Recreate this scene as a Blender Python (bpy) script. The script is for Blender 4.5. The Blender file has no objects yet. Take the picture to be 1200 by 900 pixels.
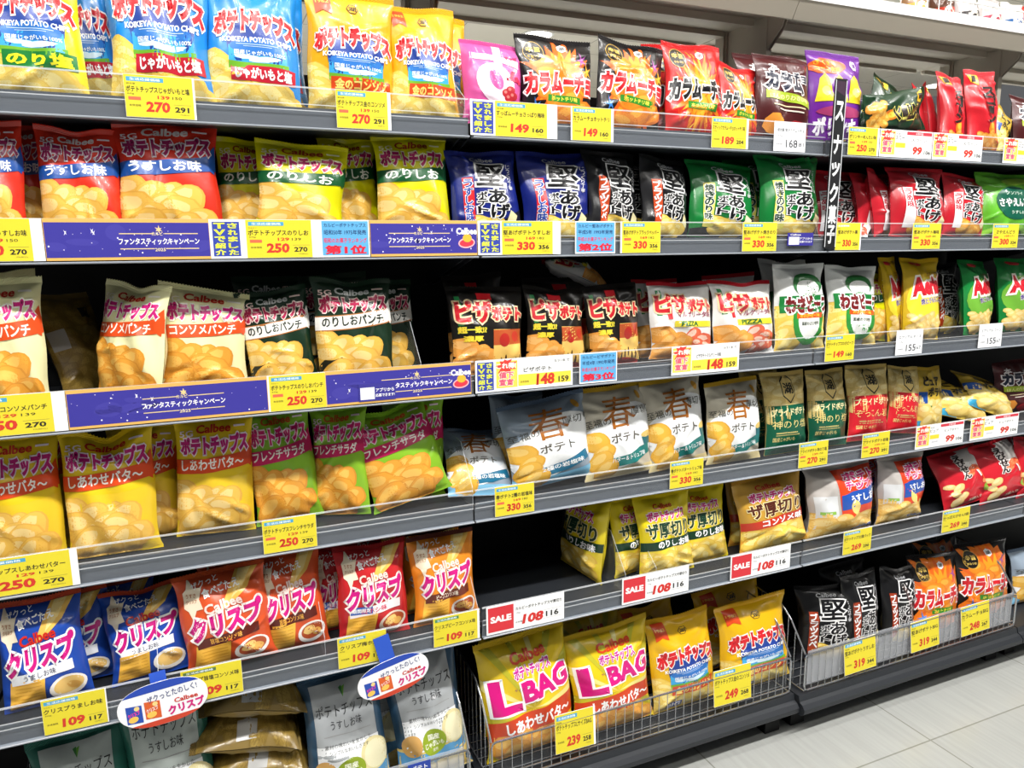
import bpy, math, random
import numpy as np
from mathutils import Vector, geometry

SC = bpy.context.scene
COL = SC.collection
rad = math.radians

# ------------------------------------------------------------------ camera
FOC, YAW, PITCH, ROLL = 866.54, rad(23.005), rad(9.995), rad(-0.750)
CAM = np.array([-0.5131, -1.3989, 1.31])
_f0 = np.array([math.sin(YAW), math.cos(YAW), 0.0]); _r0 = np.array([math.cos(YAW), -math.sin(YAW), 0.0]); _u0 = np.array([0, 0, 1.0])
FWD = _f0 * math.cos(PITCH) - _u0 * math.sin(PITCH); _up = _u0 * math.cos(PITCH) + _f0 * math.sin(PITCH)
RGT = _r0 * math.cos(ROLL) + _up * math.sin(ROLL); UPV = _up * math.cos(ROLL) - _r0 * math.sin(ROLL)
cd = bpy.data.cameras.new('camera'); cam = bpy.data.objects.new('camera', cd); COL.objects.link(cam)
cd.sensor_fit = 'HORIZONTAL'; cd.sensor_width = 36.0; cd.lens = 36.0 * FOC / 1200.0; cd.clip_start = 0.05; cd.clip_end = 60
from mathutils import Matrix
M = Matrix(((RGT[0], UPV[0], -FWD[0], CAM[0]), (RGT[1], UPV[1], -FWD[1], CAM[1]), (RGT[2], UPV[2], -FWD[2], CAM[2]), (0, 0, 0, 1)))
cam.matrix_world = M
SC.camera = cam

def proj(p):
    d = np.array(p) - CAM
    return 600 + FOC * (d @ RGT) / (d @ FWD), 450 - FOC * (d @ UPV) / (d @ FWD)
def aty(x, y, Y):
    d = FWD + RGT * (x - 600) / FOC - UPV * (y - 450) / FOC
    return CAM + d * (Y - CAM[1]) / d[1]

# ------------------------------------------------------------------ world, light, exposure
W = bpy.data.worlds.new('store_air'); SC.world = W; W.use_nodes = True
W.node_tree.nodes['Background'].inputs[0].default_value = (0.95, 0.97, 1.0, 1)
W.node_tree.nodes['Background'].inputs[1].default_value = 0.16
SC.view_settings.view_transform = 'Standard'; SC.view_settings.look = 'None'
SC.view_settings.gamma = 1.0; SC.view_settings.use_curve_mapping = False
SC.view_settings.exposure = -0.40
SC.cycles.use_denoising = True
SC.cycles.max_bounces = 6; SC.cycles.transparent_max_bounces = 24

def area(name, loc, sx, sy, power, tgt=None, spread=180, col=(1.0, 0.975, 0.94)):
    l = bpy.data.lights.new(name, 'AREA'); l.shape = 'RECTANGLE'; l.size = sx; l.size_y = sy; l.energy = power; l.color = col
    l.spread = rad(spread)
    o = bpy.data.objects.new(name, l); COL.objects.link(o); o.location = loc
    if tgt is not None:
        o.rotation_euler = (Vector(tgt) - Vector(loc)).to_track_quat('-Z', 'Y').to_euler()
    return o
CEIL = 4.0
# the row of ceiling lamps that runs along the aisle, and the next row behind the camera
for i in range(8):
    area('aisle_lamp', (-2.25 + 0.9 * i, -1.85, CEIL - 0.03), 0.17, 0.17, 62.0)
    area('overhead_lamp', (-2.25 + 0.9 * i, -0.75, CEIL - 0.03), 0.16, 0.16, 9.0)
for i in range(4):
    area('aisle_tube', (-1.8 + 1.8 * i, -2.9, CEIL - 0.03), 1.3, 0.14, 20.0)

for i in range(4):  # added fill lights: their floor bounce brightens the ceiling beyond the gondola
    area('far_fill_light', (-0.6 + 2.0 * i, 2.6, CEIL - 0.05), 1.3, 0.3, 190.0)
    area('far_fill_light', (-0.6 + 2.0 * i, 5.2, CEIL - 0.05), 1.3, 0.3, 190.0)

# ------------------------------------------------------------------ materials
def s2l(c):
    return c / 12.92 if c <= 0.04045 else ((c + 0.055) / 1.055) ** 2.4
def rgb(h):
    h = h.lstrip('#'); return tuple(s2l(int(h[i:i + 2], 16) / 255) for i in (0, 2, 4))
_mats = {}
def mat(h, rough=0.5, metal=0.0, spec=0.5, coat=0.0, kind=''):
    k = (h, rough, metal, spec, coat, kind)
    if k in _mats: return _mats[k]
    m = bpy.data.materials.new((kind or 'mat') + '_' + h.strip('#')); m.use_nodes = True
    b = m.node_tree.nodes['Principled BSDF']
    b.inputs['Base Color'].default_value = (*rgb(h), 1); b.inputs['Roughness'].default_value = rough
    b.inputs['Metallic'].default_value = metal; b.inputs['Specular IOR Level'].default_value = spec
    b.inputs['Coat Weight'].default_value = coat; b.inputs['Coat Roughness'].default_value = 0.12
    _mats[k] = m
    return m
def bumped(m, scale, strength, dist=0.002, detail=3.0, stretch=None):
    nt = m.node_tree; N = nt.nodes.new
    tc = N('ShaderNodeTexCoord'); mp = N('ShaderNodeMapping'); no = N('ShaderNodeTexNoise'); bu = N('ShaderNodeBump')
    no.inputs['Scale'].default_value = scale; no.inputs['Detail'].default_value = detail
    if stretch: mp.inputs['Scale'].default_value = stretch
    bu.inputs['Strength'].default_value = strength; bu.inputs['Distance'].default_value = dist
    L = nt.links.new
    L(tc.outputs['Object'], mp.inputs['Vector']); L(mp.outputs['Vector'], no.inputs['Vector'])
    L(no.outputs['Fac'], bu.inputs['Height']); L(bu.outputs['Normal'], nt.nodes['Principled BSDF'].inputs['Normal'])
    return m
def foil(h):
    k = ('foil', h)
    if k in _mats: return _mats[k]
    m = mat(h, 0.30, 0.0, 0.45, 0.28, 'printed_film'); bumped(m, 55.0, 0.18, 0.002, 2.0)
    _mats[k] = m
    return m
def card(h): return mat(h, 0.55, 0, 0.3, 0, 'card')
def clear_mat(name, fac, tint='#ffffff', rough=0.12):
    if name in _mats: return _mats[name]
    m = bpy.data.materials.new(name); m.use_nodes = True; nt = m.node_tree; nt.nodes.clear(); N = nt.nodes.new
    o = N('ShaderNodeOutputMaterial'); mx = N('ShaderNodeMixShader'); tr = N('ShaderNodeBsdfTransparent'); p = N('ShaderNodeBsdfPrincipled')
    p.inputs['Base Color'].default_value = (*rgb(tint), 1); p.inputs['Roughness'].default_value = rough
    tr.inputs['Color'].default_value = (0.96, 0.97, 0.98, 1)
    mx.inputs[0].default_value = fac; L = nt.links.new
    L(tr.outputs[0], mx.inputs[1]); L(p.outputs[0], mx.inputs[2]); L(mx.outputs[0], o.inputs[0])
    _mats[name] = m
    return m

# ------------------------------------------------------------------ mesh helpers
def tri_mesh(name, V, T, mi, mats, smooth=True):
    me = bpy.data.meshes.new(name)
    V = np.asarray(V, np.float32); T = np.asarray(T, np.int32)
    n = len(T)
    me.vertices.add(len(V)); me.vertices.foreach_set('co', V.ravel())
    me.loops.add(n * 3); me.loops.foreach_set('vertex_index', T.ravel())
    me.polygons.add(n); me.polygons.foreach_set('loop_start', np.arange(0, n * 3, 3, dtype=np.int32))
    me.polygons.foreach_set('material_index', np.asarray(mi, np.int32))
    me.polygons.foreach_set('use_smooth', np.full(n, smooth))
    for m in mats: me.materials.append(m)
    me.update(calc_edges=True)
    return me
def link(name, data, parent=None, loc=None, rot=None):
    o = bpy.data.objects.new(name, data); COL.objects.link(o)
    if parent is not None: o.parent = parent
    if loc is not None: o.location = loc
    if rot is not None: o.rotation_euler = rot
    return o
def tag(o, label=None, cat=None, group=None, kind=None):
    if label: o['label'] = label
    if cat: o['category'] = cat
    if group: o['group'] = group
    if kind: o['kind'] = kind
    return o
class MB:
    """collects boxes, tubes and prisms into one mesh"""
    def __init__(s): s.v = []; s.f = []; s.m = []
    def add(s, vs, fs, mi=0):
        b = len(s.v); s.v += [tuple(v) for v in vs]; s.f += [tuple(b + i for i in f) for f in fs]; s.m += [mi] * len(fs)
    def box(s, x0, x1, y0, y1, z0, z1, mi=0, bev=0.0):
        c = bev
        if c <= 0:
            vs = [(x, y, z) for x in (x0, x1) for y in (y0, y1) for z in (z0, z1)]
            s.add(vs, [(0, 1, 3, 2), (4, 6, 7, 5), (0, 4, 5, 1), (2, 3, 7, 6), (0, 2, 6, 4), (1, 5, 7, 3)], mi); return
        # box whose long edges (along x) are chamfered
        pr = [(y0 + c, z0), (y1 - c, z0), (y1, z0 + c), (y1, z1 - c), (y1 - c, z1), (y0 + c, z1), (y0, z1 - c), (y0, z0 + c)]
        s.prism_x(pr, x0, x1, mi)
    def prism_x(s, prof, x0, x1, mi=0):
        n = len(prof); vs = [(x0, y, z) for y, z in prof] + [(x1, y, z) for y, z in prof]
        s.add(vs, [(i, (i + 1) % n, n + (i + 1) % n, n + i) for i in range(n)] + [tuple(range(n - 1, -1, -1)), tuple(range(n, 2 * n))], mi)
    def prism_y(s, prof, y0, y1, mi=0):
        n = len(prof); vs = [(x, y0, z) for x, z in prof] + [(x, y1, z) for x, z in prof]
        s.add(vs, [(i, (i + 1) % n, n + (i + 1) % n, n + i) for i in range(n)] + [tuple(range(n - 1, -1, -1)), tuple(range(n, 2 * n))], mi)
    def tube(s, pts, r, n=6, mi=0):
        P = [Vector(p) for p in pts]; rings = []
        for i, p in enumerate(P):
            t = (P[min(i + 1, len(P) - 1)] - P[max(i - 1, 0)]).normalized()
            a = t.cross(Vector((0, 0, 1))) if abs(t.z) < 0.9 else t.cross(Vector((0, 1, 0)))
            a.normalize(); b = t.cross(a)
            rings.append([p + (a * math.cos(2 * math.pi * k / n) + b * math.sin(2 * math.pi * k / n)) * r for k in range(n)])
        vs = [v for R in rings for v in R]; fs = []
        for i in range(len(P) - 1):
            for k in range(n):
                fs.append((i * n + k, i * n + (k + 1) % n, (i + 1) * n + (k + 1) % n, (i + 1) * n + k))
        fs += [tuple(range(n - 1, -1, -1)), tuple((len(P) - 1) * n + k for k in range(n))]
        s.add(vs, fs, mi)
    def build(s, name, mats, parent=None, smooth=False):
        me = bpy.data.meshes.new(name); me.from_pydata(s.v, [], s.f)
        for m in (mats if isinstance(mats, (list, tuple)) else [mats]): me.materials.append(m)
        me.polygons.foreach_set('material_index', s.m)
        if smooth: me.polygons.foreach_set('use_smooth', [True] * len(s.f))
        me.update(); me.validate()
        return link(name, me, parent)

# ------------------------------------------------------------------ lettering as geometry
_txt = {}
def text_geo(s, res=2):
    k = (s, res)
    if k in _txt: return _txt[k]
    c = bpy.data.curves.new('t', 'FONT'); c.body = s; c.resolution_u = res; c.fill_mode = 'FRONT'
    o = bpy.data.objects.new('t', c); COL.objects.link(o)
    dg = bpy.context.evaluated_depsgraph_get()
    m = o.evaluated_get(dg).to_mesh()
    m.calc_loop_triangles()
    V = np.array([v.co[:2] for v in m.vertices]) if len(m.vertices) else np.zeros((0, 2))
    T = np.array([t.vertices[:] for t in m.loop_triangles], int).reshape(-1, 3)
    bpy.data.objects.remove(o); bpy.data.curves.remove(c)
    # weld equal points, then find the outline
    if len(V):
        key = np.round(V * 1e5).astype(np.int64); _, idx, inv = np.unique(key, axis=0, return_index=True, return_inverse=True)
        inv = inv.ravel(); V = V[idx]; T = inv[T]
        T = T[(T[:, 0] != T[:, 1]) & (T[:, 1] != T[:, 2]) & (T[:, 0] != T[:, 2])]
        a = V[T[:, 1]] - V[T[:, 0]]; b = V[T[:, 2]] - V[T[:, 0]]
        fl = (a[:, 0] * b[:, 1] - a[:, 1] * b[:, 0]) < 0
        T[fl] = T[fl][:, ::-1]
    ed = {}
    for t in T:
        for i in range(3):
            e = (int(t[i]), int(t[(i + 1) % 3]))
            if (e[1], e[0]) in ed: del ed[(e[1], e[0])]
            else: ed[e] = 1
    nxt = {}
    for a, b in ed: nxt.setdefault(a, []).append(b)
    loops = []
    while nxt:
        st = next(iter(nxt)); lp = []; cur = st
        while cur in nxt:
            lp.append(cur); l = nxt[cur]; n = l.pop()
            if not l: del nxt[cur]
            cur = n
            if cur == st: break
        if len(lp) > 2: loops.append(lp)
    r = (V, T, loops); _txt[k] = r
    return r
def ribbon(P, t):
    d = np.roll(P, -1, 0) - P; L = np.linalg.norm(d, axis=1, keepdims=True); L[L == 0] = 1; d = d / L
    n = np.stack([d[:, 1], -d[:, 0]], 1); m = n + np.roll(n, 1, 0); ml = np.linalg.norm(m, axis=1, keepdims=True); ml[ml < 1e-6] = 1
    m = m / ml; c = np.clip((m * n).sum(1, keepdims=True), 0.5, 1); m = m / c * t
    k = len(P); V = np.concatenate([P + m, P - m]); i = np.arange(k); j = (i + 1) % k
    return V, np.concatenate([np.stack([i, j, k + j], 1), np.stack([i, k + j, k + i], 1)])
def split(V, T, L):
    V = np.asarray(V, float); T = np.asarray(T, int)
    for _ in range(6):
        E = np.concatenate([T[:, [0, 1]], T[:, [1, 2]], T[:, [2, 0]]])
        ln = np.linalg.norm(V[E[:, 0]] - V[E[:, 1]], axis=1); mk = ln > L
        if not mk.any(): break
        Es = np.sort(E, axis=1); key = Es[:, 0] * len(V) + Es[:, 1]
        uk, inv = np.unique(key[mk], return_inverse=True)
        a = uk // len(V); b = uk % len(V); mid = len(V) + np.arange(len(uk)); V2 = np.concatenate([V, (V[a] + V[b]) / 2])
        em = np.full(len(E), -1); em[mk] = mid[inv.ravel()]
        n = len(T); e0, e1, e2 = em[:n], em[n:2 * n], em[2 * n:]
        out = []
        c = (e0 >= 0).astype(int) + 2 * (e1 >= 0) + 4 * (e2 >= 0)
        for code in range(8):
            s = c == code
            if not s.any(): continue
            A, B, C = T[s].T; x, y, z = e0[s], e1[s], e2[s]
            S = lambda *q: [np.stack(k, 1) for k in q]
            if code == 0: out += S((A, B, C))
            elif code == 1: out += S((A, x, C), (x, B, C))
            elif code == 2: out += S((A, B, y), (A, y, C))
            elif code == 4: out += S((A, B, z), (z, B, C))
            elif code == 3: out += S((x, B, y), (A, x, y), (A, y, C))
            elif code == 6: out += S((y, C, z), (A, B, y), (A, y, z))
            elif code == 5: out += S((A, x, z), (x, B, C), (x, C, z))
            else: out += S((A, x, z), (x, B, y), (z, y, C), (x, y, z))
        V = V2; T = np.concatenate(out)
    return V, T

class Art:
    """flat print of a bag or card: w x h metres, x in -1..1, y in 0..1, piled up in print levels"""
    def __init__(s, w, h, base, L=0.0065, finish=foil, **kw):
        s.w = w; s.h = h; s.L = L; s.cols = [base]; s.fin = finish; s.V = []; s.T = []; s.M = []; s.Z = []; s.n = 0; s.kw = kw; s.e = 0
    def ci(s, c):
        if c not in s.cols: s.cols.append(c)
        return s.cols.index(c)
    def put(s, V, T, c, lv, cut=True):
        V = np.asarray(V, float)
        if not len(V) or not len(T): return
        if cut and s.L: V, T = split(V, T, s.L)
        V = V.copy(); V[:, 0] = np.clip(V[:, 0], -s.w * .497, s.w * .497); V[:, 1] = np.clip(V[:, 1], s.h * .008, s.h * .992)
        s.e += 1
        s.V.append(V); s.T.append(np.asarray(T) + s.n); s.M.append(np.full(len(T), s.ci(c))); s.Z.append(np.full(len(V), lv + 0.0009 * s.e)); s.n += len(V)
    def P(s, p): p = np.asarray(p, float); return p * np.array([s.w / 2, s.h])
    def poly(s, pts, c, lv=2):
        P = s.P(pts); tr = geometry.tessellate_polygon([[Vector((a, b, 0)) for a, b in P]])
        s.put(P, np.array(tr, int).reshape(-1, 3), c, lv)
    def rect(s, x0, y0, x1, y1, c, lv=2): s.band(y0, y1, c, 0, 0, x0, x1, lv)
    def band(s, y0, y1, c, slope=0.0, bow=0.0, x0=-1, x1=1, lv=2, taper=0.0):
        n = max(2, int((x1 - x0) * s.w / 2 / (s.L or 1)) + 1) if s.L else 2
        k = max(2, int((y1 - y0) * s.h / (s.L or 1)) + 1) if s.L else 2
        X = np.linspace(x0, x1, n); V = []
        for j in range(k):
            t = j / (k - 1)
            for x in X:
                g = (x - x0) / (x1 - x0); hh = (y1 - y0) * (1 - taper * (1 - g))
                V.append((x, y0 + (y1 - y0 - hh) / 2 + hh * t + slope * x + bow * (x * x - .33)))
        F = []
        for j in range(k - 1):
            for i in range(n - 1):
                a = j * n + i; F += [(a, a + 1, a + n + 1), (a, a + n + 1, a + n)]
        s.put(s.P(V), F, c, lv, False)
    def ell(s, x, y, rx, ry, c, rot=0, lv=2, n=22, jit=0, seed=0):
        r = random.Random(seed); a = np.linspace(0, 2 * math.pi, n, endpoint=False)
        k = np.array([1 + jit * (r.random() - .5) for _ in range(n)])
        px = np.cos(a) * rx * s.w / 2 * k; py = np.sin(a) * ry * s.h * k; cr, sr = math.cos(rot), math.sin(rot)
        V = np.stack([px * cr - py * sr + x * s.w / 2, px * sr + py * cr + y * s.h], 1)
        V = np.concatenate([V, [[x * s.w / 2, y * s.h]]])
        s.put(V, [(i, (i + 1) % n, n) for i in range(n)], c, lv)
    def txt(s, t, x, y, w, h, c, out=None, ow=.07, b=.03, rot=0.0, shear=0.0, arc=0.0, lv=5, out2=None, ow2=.12, res=2, fan=0.0):
        V, T, lps = text_geo(t, res)
        if not len(V): return
        b = b * .88; ow = ow * .8
        lo = V.min(0); hi = V.max(0); sz = hi - lo; W = w * s.w; H = h * s.h if h else W * sz[1] / sz[0]
        def place(Q):
            q = (Q - (lo + hi) / 2) / sz; X = q[:, 0] * W; Y = q[:, 1] * H
            if fan: Y = Y * (1 + fan * (abs(q[:, 0] * 2) ** 2)); 
            X = X + shear * Y; Y = Y - arc * H * (q[:, 0] * 2) ** 2
            cr, sr = math.cos(rot), math.sin(rot)
            return np.stack([X * cr - Y * sr + x * s.w / 2, X * sr + Y * cr + y * s.h], 1)
        def rib(t_, col, l):
            for lp in lps:
                RV, RT = ribbon(V[lp], t_); s.put(place(RV), RT, col, l)
        if out2: rib(b + ow2, out2, lv - 1.6)
        if out: rib(b + ow, out, lv - .8); s.put(place(V), T, out, lv - .8)
        if b > 0: rib(b, c, lv)
        s.put(place(V), T, c, lv)
    def vtxt(s, t, x, y, cw, ch, c, dx=0.0, dy=0.0, gap=1.08, **k):
        for i, q in enumerate(t):
            if q == 'ー': s.txt('｜', x + dx * i, y - ch * gap * i, cw * .18, ch * .8, c, **k)
            else: s.txt(q, x + dx * i, y - ch * gap * i, cw * (.75 if q in 'ょっりし' else 1), ch, c, **k)
    def chips(s, x0, y0, x1, y1, n, seed=1, pal=('#f3c14a', '#f8d98a', '#dc9a2c'), r=.26, lv=1.0, k=.3):
        R = random.Random(seed); L0 = s.L; s.L = .0046
        def mixc(a, b, t): return '#%02x%02x%02x' % tuple(round(int(a[i:i + 2], 16) * (1 - t) + int(b[i:i + 2], 16) * t) for i in (1, 3, 5))
        edge = mixc(pal[0], pal[2], .38); hi = mixc(pal[0], pal[1], .7)
        for i in range(n):
            x = x0 + (x1 - x0) * (((i * .618) % 1) * .9 + R.random() * .1); y = y1 - (y1 - y0) * (i / max(1, n - 1)) + (R.random() - .5) * .03
            a = R.uniform(-.8, .8); rr = r * R.uniform(.85, 1.25); ry = rr * s.w / 2 / s.h * R.uniform(.62, .9); z = lv + i * k
            s.ell(x, y, rr, ry, edge, a, z, 18, .10, i + seed); s.ell(x - .015, y + .008, rr * .9, ry * .86, pal[0], a, z + k * .5, 18, .10, i + seed)
            s.ell(x - rr * .2, y + ry * .3, rr * .6, ry * .4, hi, a, z + k * .95, 14, .15, i + seed + 9)
        s.L = L0
    def burst(s, cx, cy, r0, r1, n, c, seed=0, ar=1.0, lv=2, a0=0, a1=2 * math.pi):
        R = random.Random(seed); pts = []
        for i in range(n):
            a = a0 + (a1 - a0) * i / n; q = r1 * R.uniform(.75, 1.15)
            pts.append((cx + math.cos(a) * r0, cy + math.sin(a) * r0 * ar)); a += (a1 - a0) / n / 2
            pts.append((cx + math.cos(a) * q, cy + math.sin(a) * q * ar))
        s.poly(pts, c, lv)
    def arrays(s):
        if not s.V: return np.zeros((0, 2)), np.zeros((0, 3), int), np.zeros(0, int), np.zeros(0)
        return np.concatenate(s.V), np.concatenate(s.T), np.concatenate(s.M), np.concatenate(s.Z)

# ------------------------------------------------------------------ pillow bags
def sstep(a, b, x):
    t = np.clip((x - a) / (b - a), 0, 1); return t * t * (3 - 2 * t)
TOPV = 0.952
def bag_data(name, art, seed, D=.03, shrink=.09, dip=0.0, flop=0.0, bend=.05, slant=0.0, crease=1.0, seal=None, pinch=0.0):
    R = random.Random(seed * 7 + 3); w, h = art.w, art.h; hw = w / 2
    nu = 35; vs = np.concatenate([np.linspace(0, TOPV, 45), np.linspace(TOPV, 1, 6)[1:]]); nv = len(vs)
    u = np.linspace(-1, 1, nu); U, Vv = np.meshgrid(u, vs)
    t = np.clip((Vv - .03) / (TOPV - .03), 0, 1)
    s = np.sin(np.pi * t ** .86) ** .58
    T = D * s * np.clip(1 - np.abs(U) ** 2.6, 0, 1) ** .62
    def wr():
        Wk = np.zeros_like(U)
        top = np.exp(-(TOPV - Vv) / .10) * (Vv <= TOPV + .001); bot = np.exp(-(Vv - .03) / .08)
        for q in range(4):
            Wk += .0016 * crease * np.sin(R.uniform(5, 15) * U + R.uniform(0, 6)) * top * np.clip(T / D * 3, 0, 1)
            Wk += .0013 * crease * np.sin(R.uniform(5, 15) * U + R.uniform(0, 6)) * bot * np.clip(T / D * 3, 0, 1)
        for q in range(9):   # creases and dents in the film
            cx, cy, an = R.uniform(-.9, .9), R.uniform(.08, .9), R.uniform(0, math.pi)
            if q < 4: cx = R.choice((-1, 1)) * R.uniform(.55, .95); cy = R.choice((.15, .82)) + R.uniform(-.1, .1); an = math.atan2(cy - .5, cx) * 1.0
            dx = (U - cx) * hw; dy = (Vv - cy) * h; a_ = dx * math.cos(an) + dy * math.sin(an); b_ = -dx * math.sin(an) + dy * math.cos(an)
            Wk += R.choice((-1, -1, .7)) * crease * R.uniform(.0012, .0038) * np.exp(-(b_ / R.uniform(.004, .010)) ** 2 - (a_ / R.uniform(.02, .045)) ** 2)
        for q in range(5):
            Wk += .0008 * crease * np.sin(R.uniform(3, 9) * U + R.uniform(4, 14) * Vv + R.uniform(0, 6))
        return Wk * np.clip(s * 1.6, 0, 1) * np.clip((1 - np.abs(U)) * 7, 0, 1)
    th = .0006
    side = 1 - shrink * s * (1 + .25 * np.sin(R.uniform(4, 9) * Vv + R.uniform(0, 6)) * crease)
    X = hw * U * side
    yc = bend * h * ((Vv - .42) ** 2) * R.choice((1, 1, .4)) + flop * h * np.clip(Vv - .74, 0, 1) ** 2 * 6
    yc = yc + .006 * np.sin(R.uniform(1.5, 4) * U + R.uniform(0, 6)) * sstep(.82, 1, Vv)
    Z = Vv * h - dip * h * np.exp(-(U / .42) ** 2) * sstep(.66, 1, Vv) + slant * h * U * sstep(.6, 1, Vv) - abs(flop) * h * np.clip(Vv - .8, 0, 1) * .9
    Z = Z - pinch * h * (np.abs(U) ** 3) * sstep(.75, 1, Vv)
    F = np.stack([X, yc - np.maximum(T - wr(), th), Z], -1); B = np.stack([X, yc + np.maximum(T - wr(), th), Z], -1)
    du = np.gradient(F, axis=1); dv = np.gradient(F, axis=0); Nn = np.cross(du, dv); Nn /= np.linalg.norm(Nn, axis=2, keepdims=True) + 1e-12
    Nn[:, 0] = (-.5, -.85, 0); Nn[:, -1] = (.5, -.85, 0)
    kt = int(np.searchsorted(vs, TOPV - 1e-6))
    def grid(a, b, base, flip):
        i = np.arange(a, b)[:, None]; j = np.arange(nu - 1)[None]; q = base + i * nu + j
        A = np.stack([q, q + 1, q + nu + 1], -1).reshape(-1, 3); C = np.stack([q, q + nu + 1, q + nu], -1).reshape(-1, 3); r = np.concatenate([A, C])
        return r[:, ::-1] if flip else r
    n0 = nu * nv
    AV, AT, AM, AZ = art.arrays()
    # print: carried on the surface of the front
    parts_V = [F.reshape(-1, 3), B.reshape(-1, 3)]
    parts_T = [grid(0, kt, 0, False), grid(0, kt, n0, True)]; parts_M = [np.zeros(len(parts_T[0]), int), np.full(len(parts_T[1]), 0)]
    if len(AV):
        uu = np.clip((AV[:, 0] / hw + 1) / 2 * (nu - 1), 0, nu - 1.001); vv = np.clip(AV[:, 1] / h, 0, TOPV - .001)
        k = np.clip(np.searchsorted(vs, vv, side='right') - 1, 0, nv - 2); fv = ((vv - vs[k]) / (vs[k + 1] - vs[k]))[:, None]
        iu = uu.astype(int); fu = (uu - iu)[:, None]
        def smp(G): return (G[k, iu] * (1 - fu) + G[k, iu + 1] * fu) * (1 - fv) + (G[k + 1, iu] * (1 - fu) + G[k + 1, iu + 1] * fu) * fv
        PV = smp(F) + smp(Nn) * (.00045 + .00028 * AZ)[:, None]
        parts_T.append(AT + 2 * n0); parts_V.append(PV); parts_M.append(AM)
    me = tri_mesh(name, np.concatenate(parts_V), np.concatenate(parts_T), np.concatenate(parts_M), [art.fin(c) for c in art.cols])
    # crimped top seal: ridged, with a saw-tooth edge
    def strip(nm, k0, k1, rows, up):
        ns = 61; us = np.linspace(0, nu - 1, ns); i0 = np.clip(us.astype(int), 0, nu - 2); fu = (us - i0)[:, None]
        Vl = []
        for r in range(rows + 1):
            kk = k0 + (k1 - k0) * r / rows; a = int(min(kk, nv - 2)); fk = kk - a
            line = (F[a, i0] * (1 - fu) + F[a, i0 + 1] * fu) * (1 - fk) + (F[a + 1, i0] * (1 - fu) + F[a + 1, i0 + 1] * fu) * fk
            line = line.copy()
            if r == rows: line[:, 2] += np.where(np.arange(ns) % 2 == 0, .0016, -.0008) * up
            line[:, 1] += .0011 * ((np.arange(ns) + r) % 2) - .0006; Vl.append(line)
        G = np.array(Vl); G2 = G.copy(); G2[..., 1] += .0012
        V = np.concatenate([G.reshape(-1, 3), G2.reshape(-1, 3)]); nr = rows + 1; Tt = []
        for b, fl in ((0, False), (nr * ns, True)):
            i = np.arange(rows)[:, None]; j = np.arange(ns - 1)[None]; q = b + i * ns + j
            r_ = np.concatenate([np.stack([q, q + 1, q + ns + 1], -1).reshape(-1, 3), np.stack([q, q + ns + 1, q + ns], -1).reshape(-1, 3)])
            Tt.append(r_[:, ::-1] if fl else r_)
        return tri_mesh(nm, V, np.concatenate(Tt), np.zeros(sum(map(len, Tt)), int), [art.fin(seal or art.cols[0])], smooth=False)
    sm = strip('top_seal', kt, nv - 1, 7, 1)
    allv = F.reshape(-1, 3)
    ext = np.concatenate([F.reshape(-1, 3), B.reshape(-1, 3)])[::7]
    return me, sm, ext

TYPES = {}; _cache = {}
def bag(kind, name, X, Y, Z, label, group=None, lean=9, tilt=0, yaw=0, sc=(1, 1, 1), var=0, cat='snack bag', **ov):
    art = TYPES[kind]
    if callable(art): art = TYPES[kind] = art()
    key = (kind, var, tuple(sorted(ov.items())))
    if key not in _cache:
        kw = dict(art.kw); kw.update(ov)
        kw.setdefault('crease', 1.7); kw.setdefault('dip', (.01, .02, .05, .0)[var % 4]); kw.setdefault('slant', (0, .012, -.015, .02)[var % 4])
        _cache[key] = bag_data(name, art, var * 31 + sum(map(ord, kind)), **kw)
    me, sm, ext = _cache[key]
    eul = (rad(-lean), rad(tilt), rad(yaw))
    o = link(name, me); s = link('top_seal', sm, o)
    from mathutils import Euler
    Rm = np.array(Euler(eul).to_matrix()); P = (ext * np.array(sc)) @ Rm.T
    c = P.min(0) / 2 + P.max(0) / 2
    o.rotation_euler = eul; o.scale = sc
    fy = P[:, 1].min()
    o.location = (X - c[0], max(Y, .004 - fy) if lean < 50 and fy + Y < .004 else Y, Z + .0012 - P[:, 2].min())
    tag(o, label, cat, group)
    return o

CH = ('#efbe55', '#f9dfa0', '#d6952f')
CHY = ('#f0cf5f', '#faeaa6', '#dba93a')
CHO = ('#e8a23c', '#f4c76a', '#c97a22')
def calbee(base, logo, lo_out, wcol, bandc, flav, fcol, low=None, bandout=None, w=.17, h=.235, chips=CH, fw=.74, base2=None, garnish=None, ch=.42, **k):
    def f():
        a = Art(w, h, base, **k)
        if base2: a.band(.0, .50, base2, .0, .05, lv=.6)
        a.chips(-.86, .05, .62, ch, 13, 3, chips, .38)
        if garnish:
            for i, (x, y) in enumerate(((-.55, .12), (-.35, .06), (-.7, .2))): a.ell(x, y, .3, .07, garnish, .4, 3.6, 14, .5, i)
        a.txt('Calbee', -.02, .885, .44, .062, wcol, b=.035, shear=.12, lv=4)
        a.txt('ポテトチップス', 0, .755, .86, .135, logo, lo_out, .10, .075, arc=-.06, lv=4.6, rot=.02, res=3)
        a.txt('5G', -.72, .86, .16, .045, lo_out, b=.02, lv=4)
        if bandout: a.band(.535, .672, bandout, .03, .02, lv=2.6)
        a.band(.545, .662, bandc, .03, .02, lv=3)
        a.poly([(.55, .66), (.8, .70), (.96, .79), (.99, .70), (.95, .56)], bandc, 3.05)
        a.txt(flav, -.06, .604, fw, .085, fcol, b=.03, rot=.03, lv=4.6)
        a.rect(.5, .885, .8, .9, lo_out, 3.5)
        return a
    return f
TYPES['usushio'] = calbee('#d8301c', '#9c1f5c', '#efe3ea', '#d9cfd0', '#1d4f9e', 'うすしお味', '#f4f6fb', D=.031)
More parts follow.
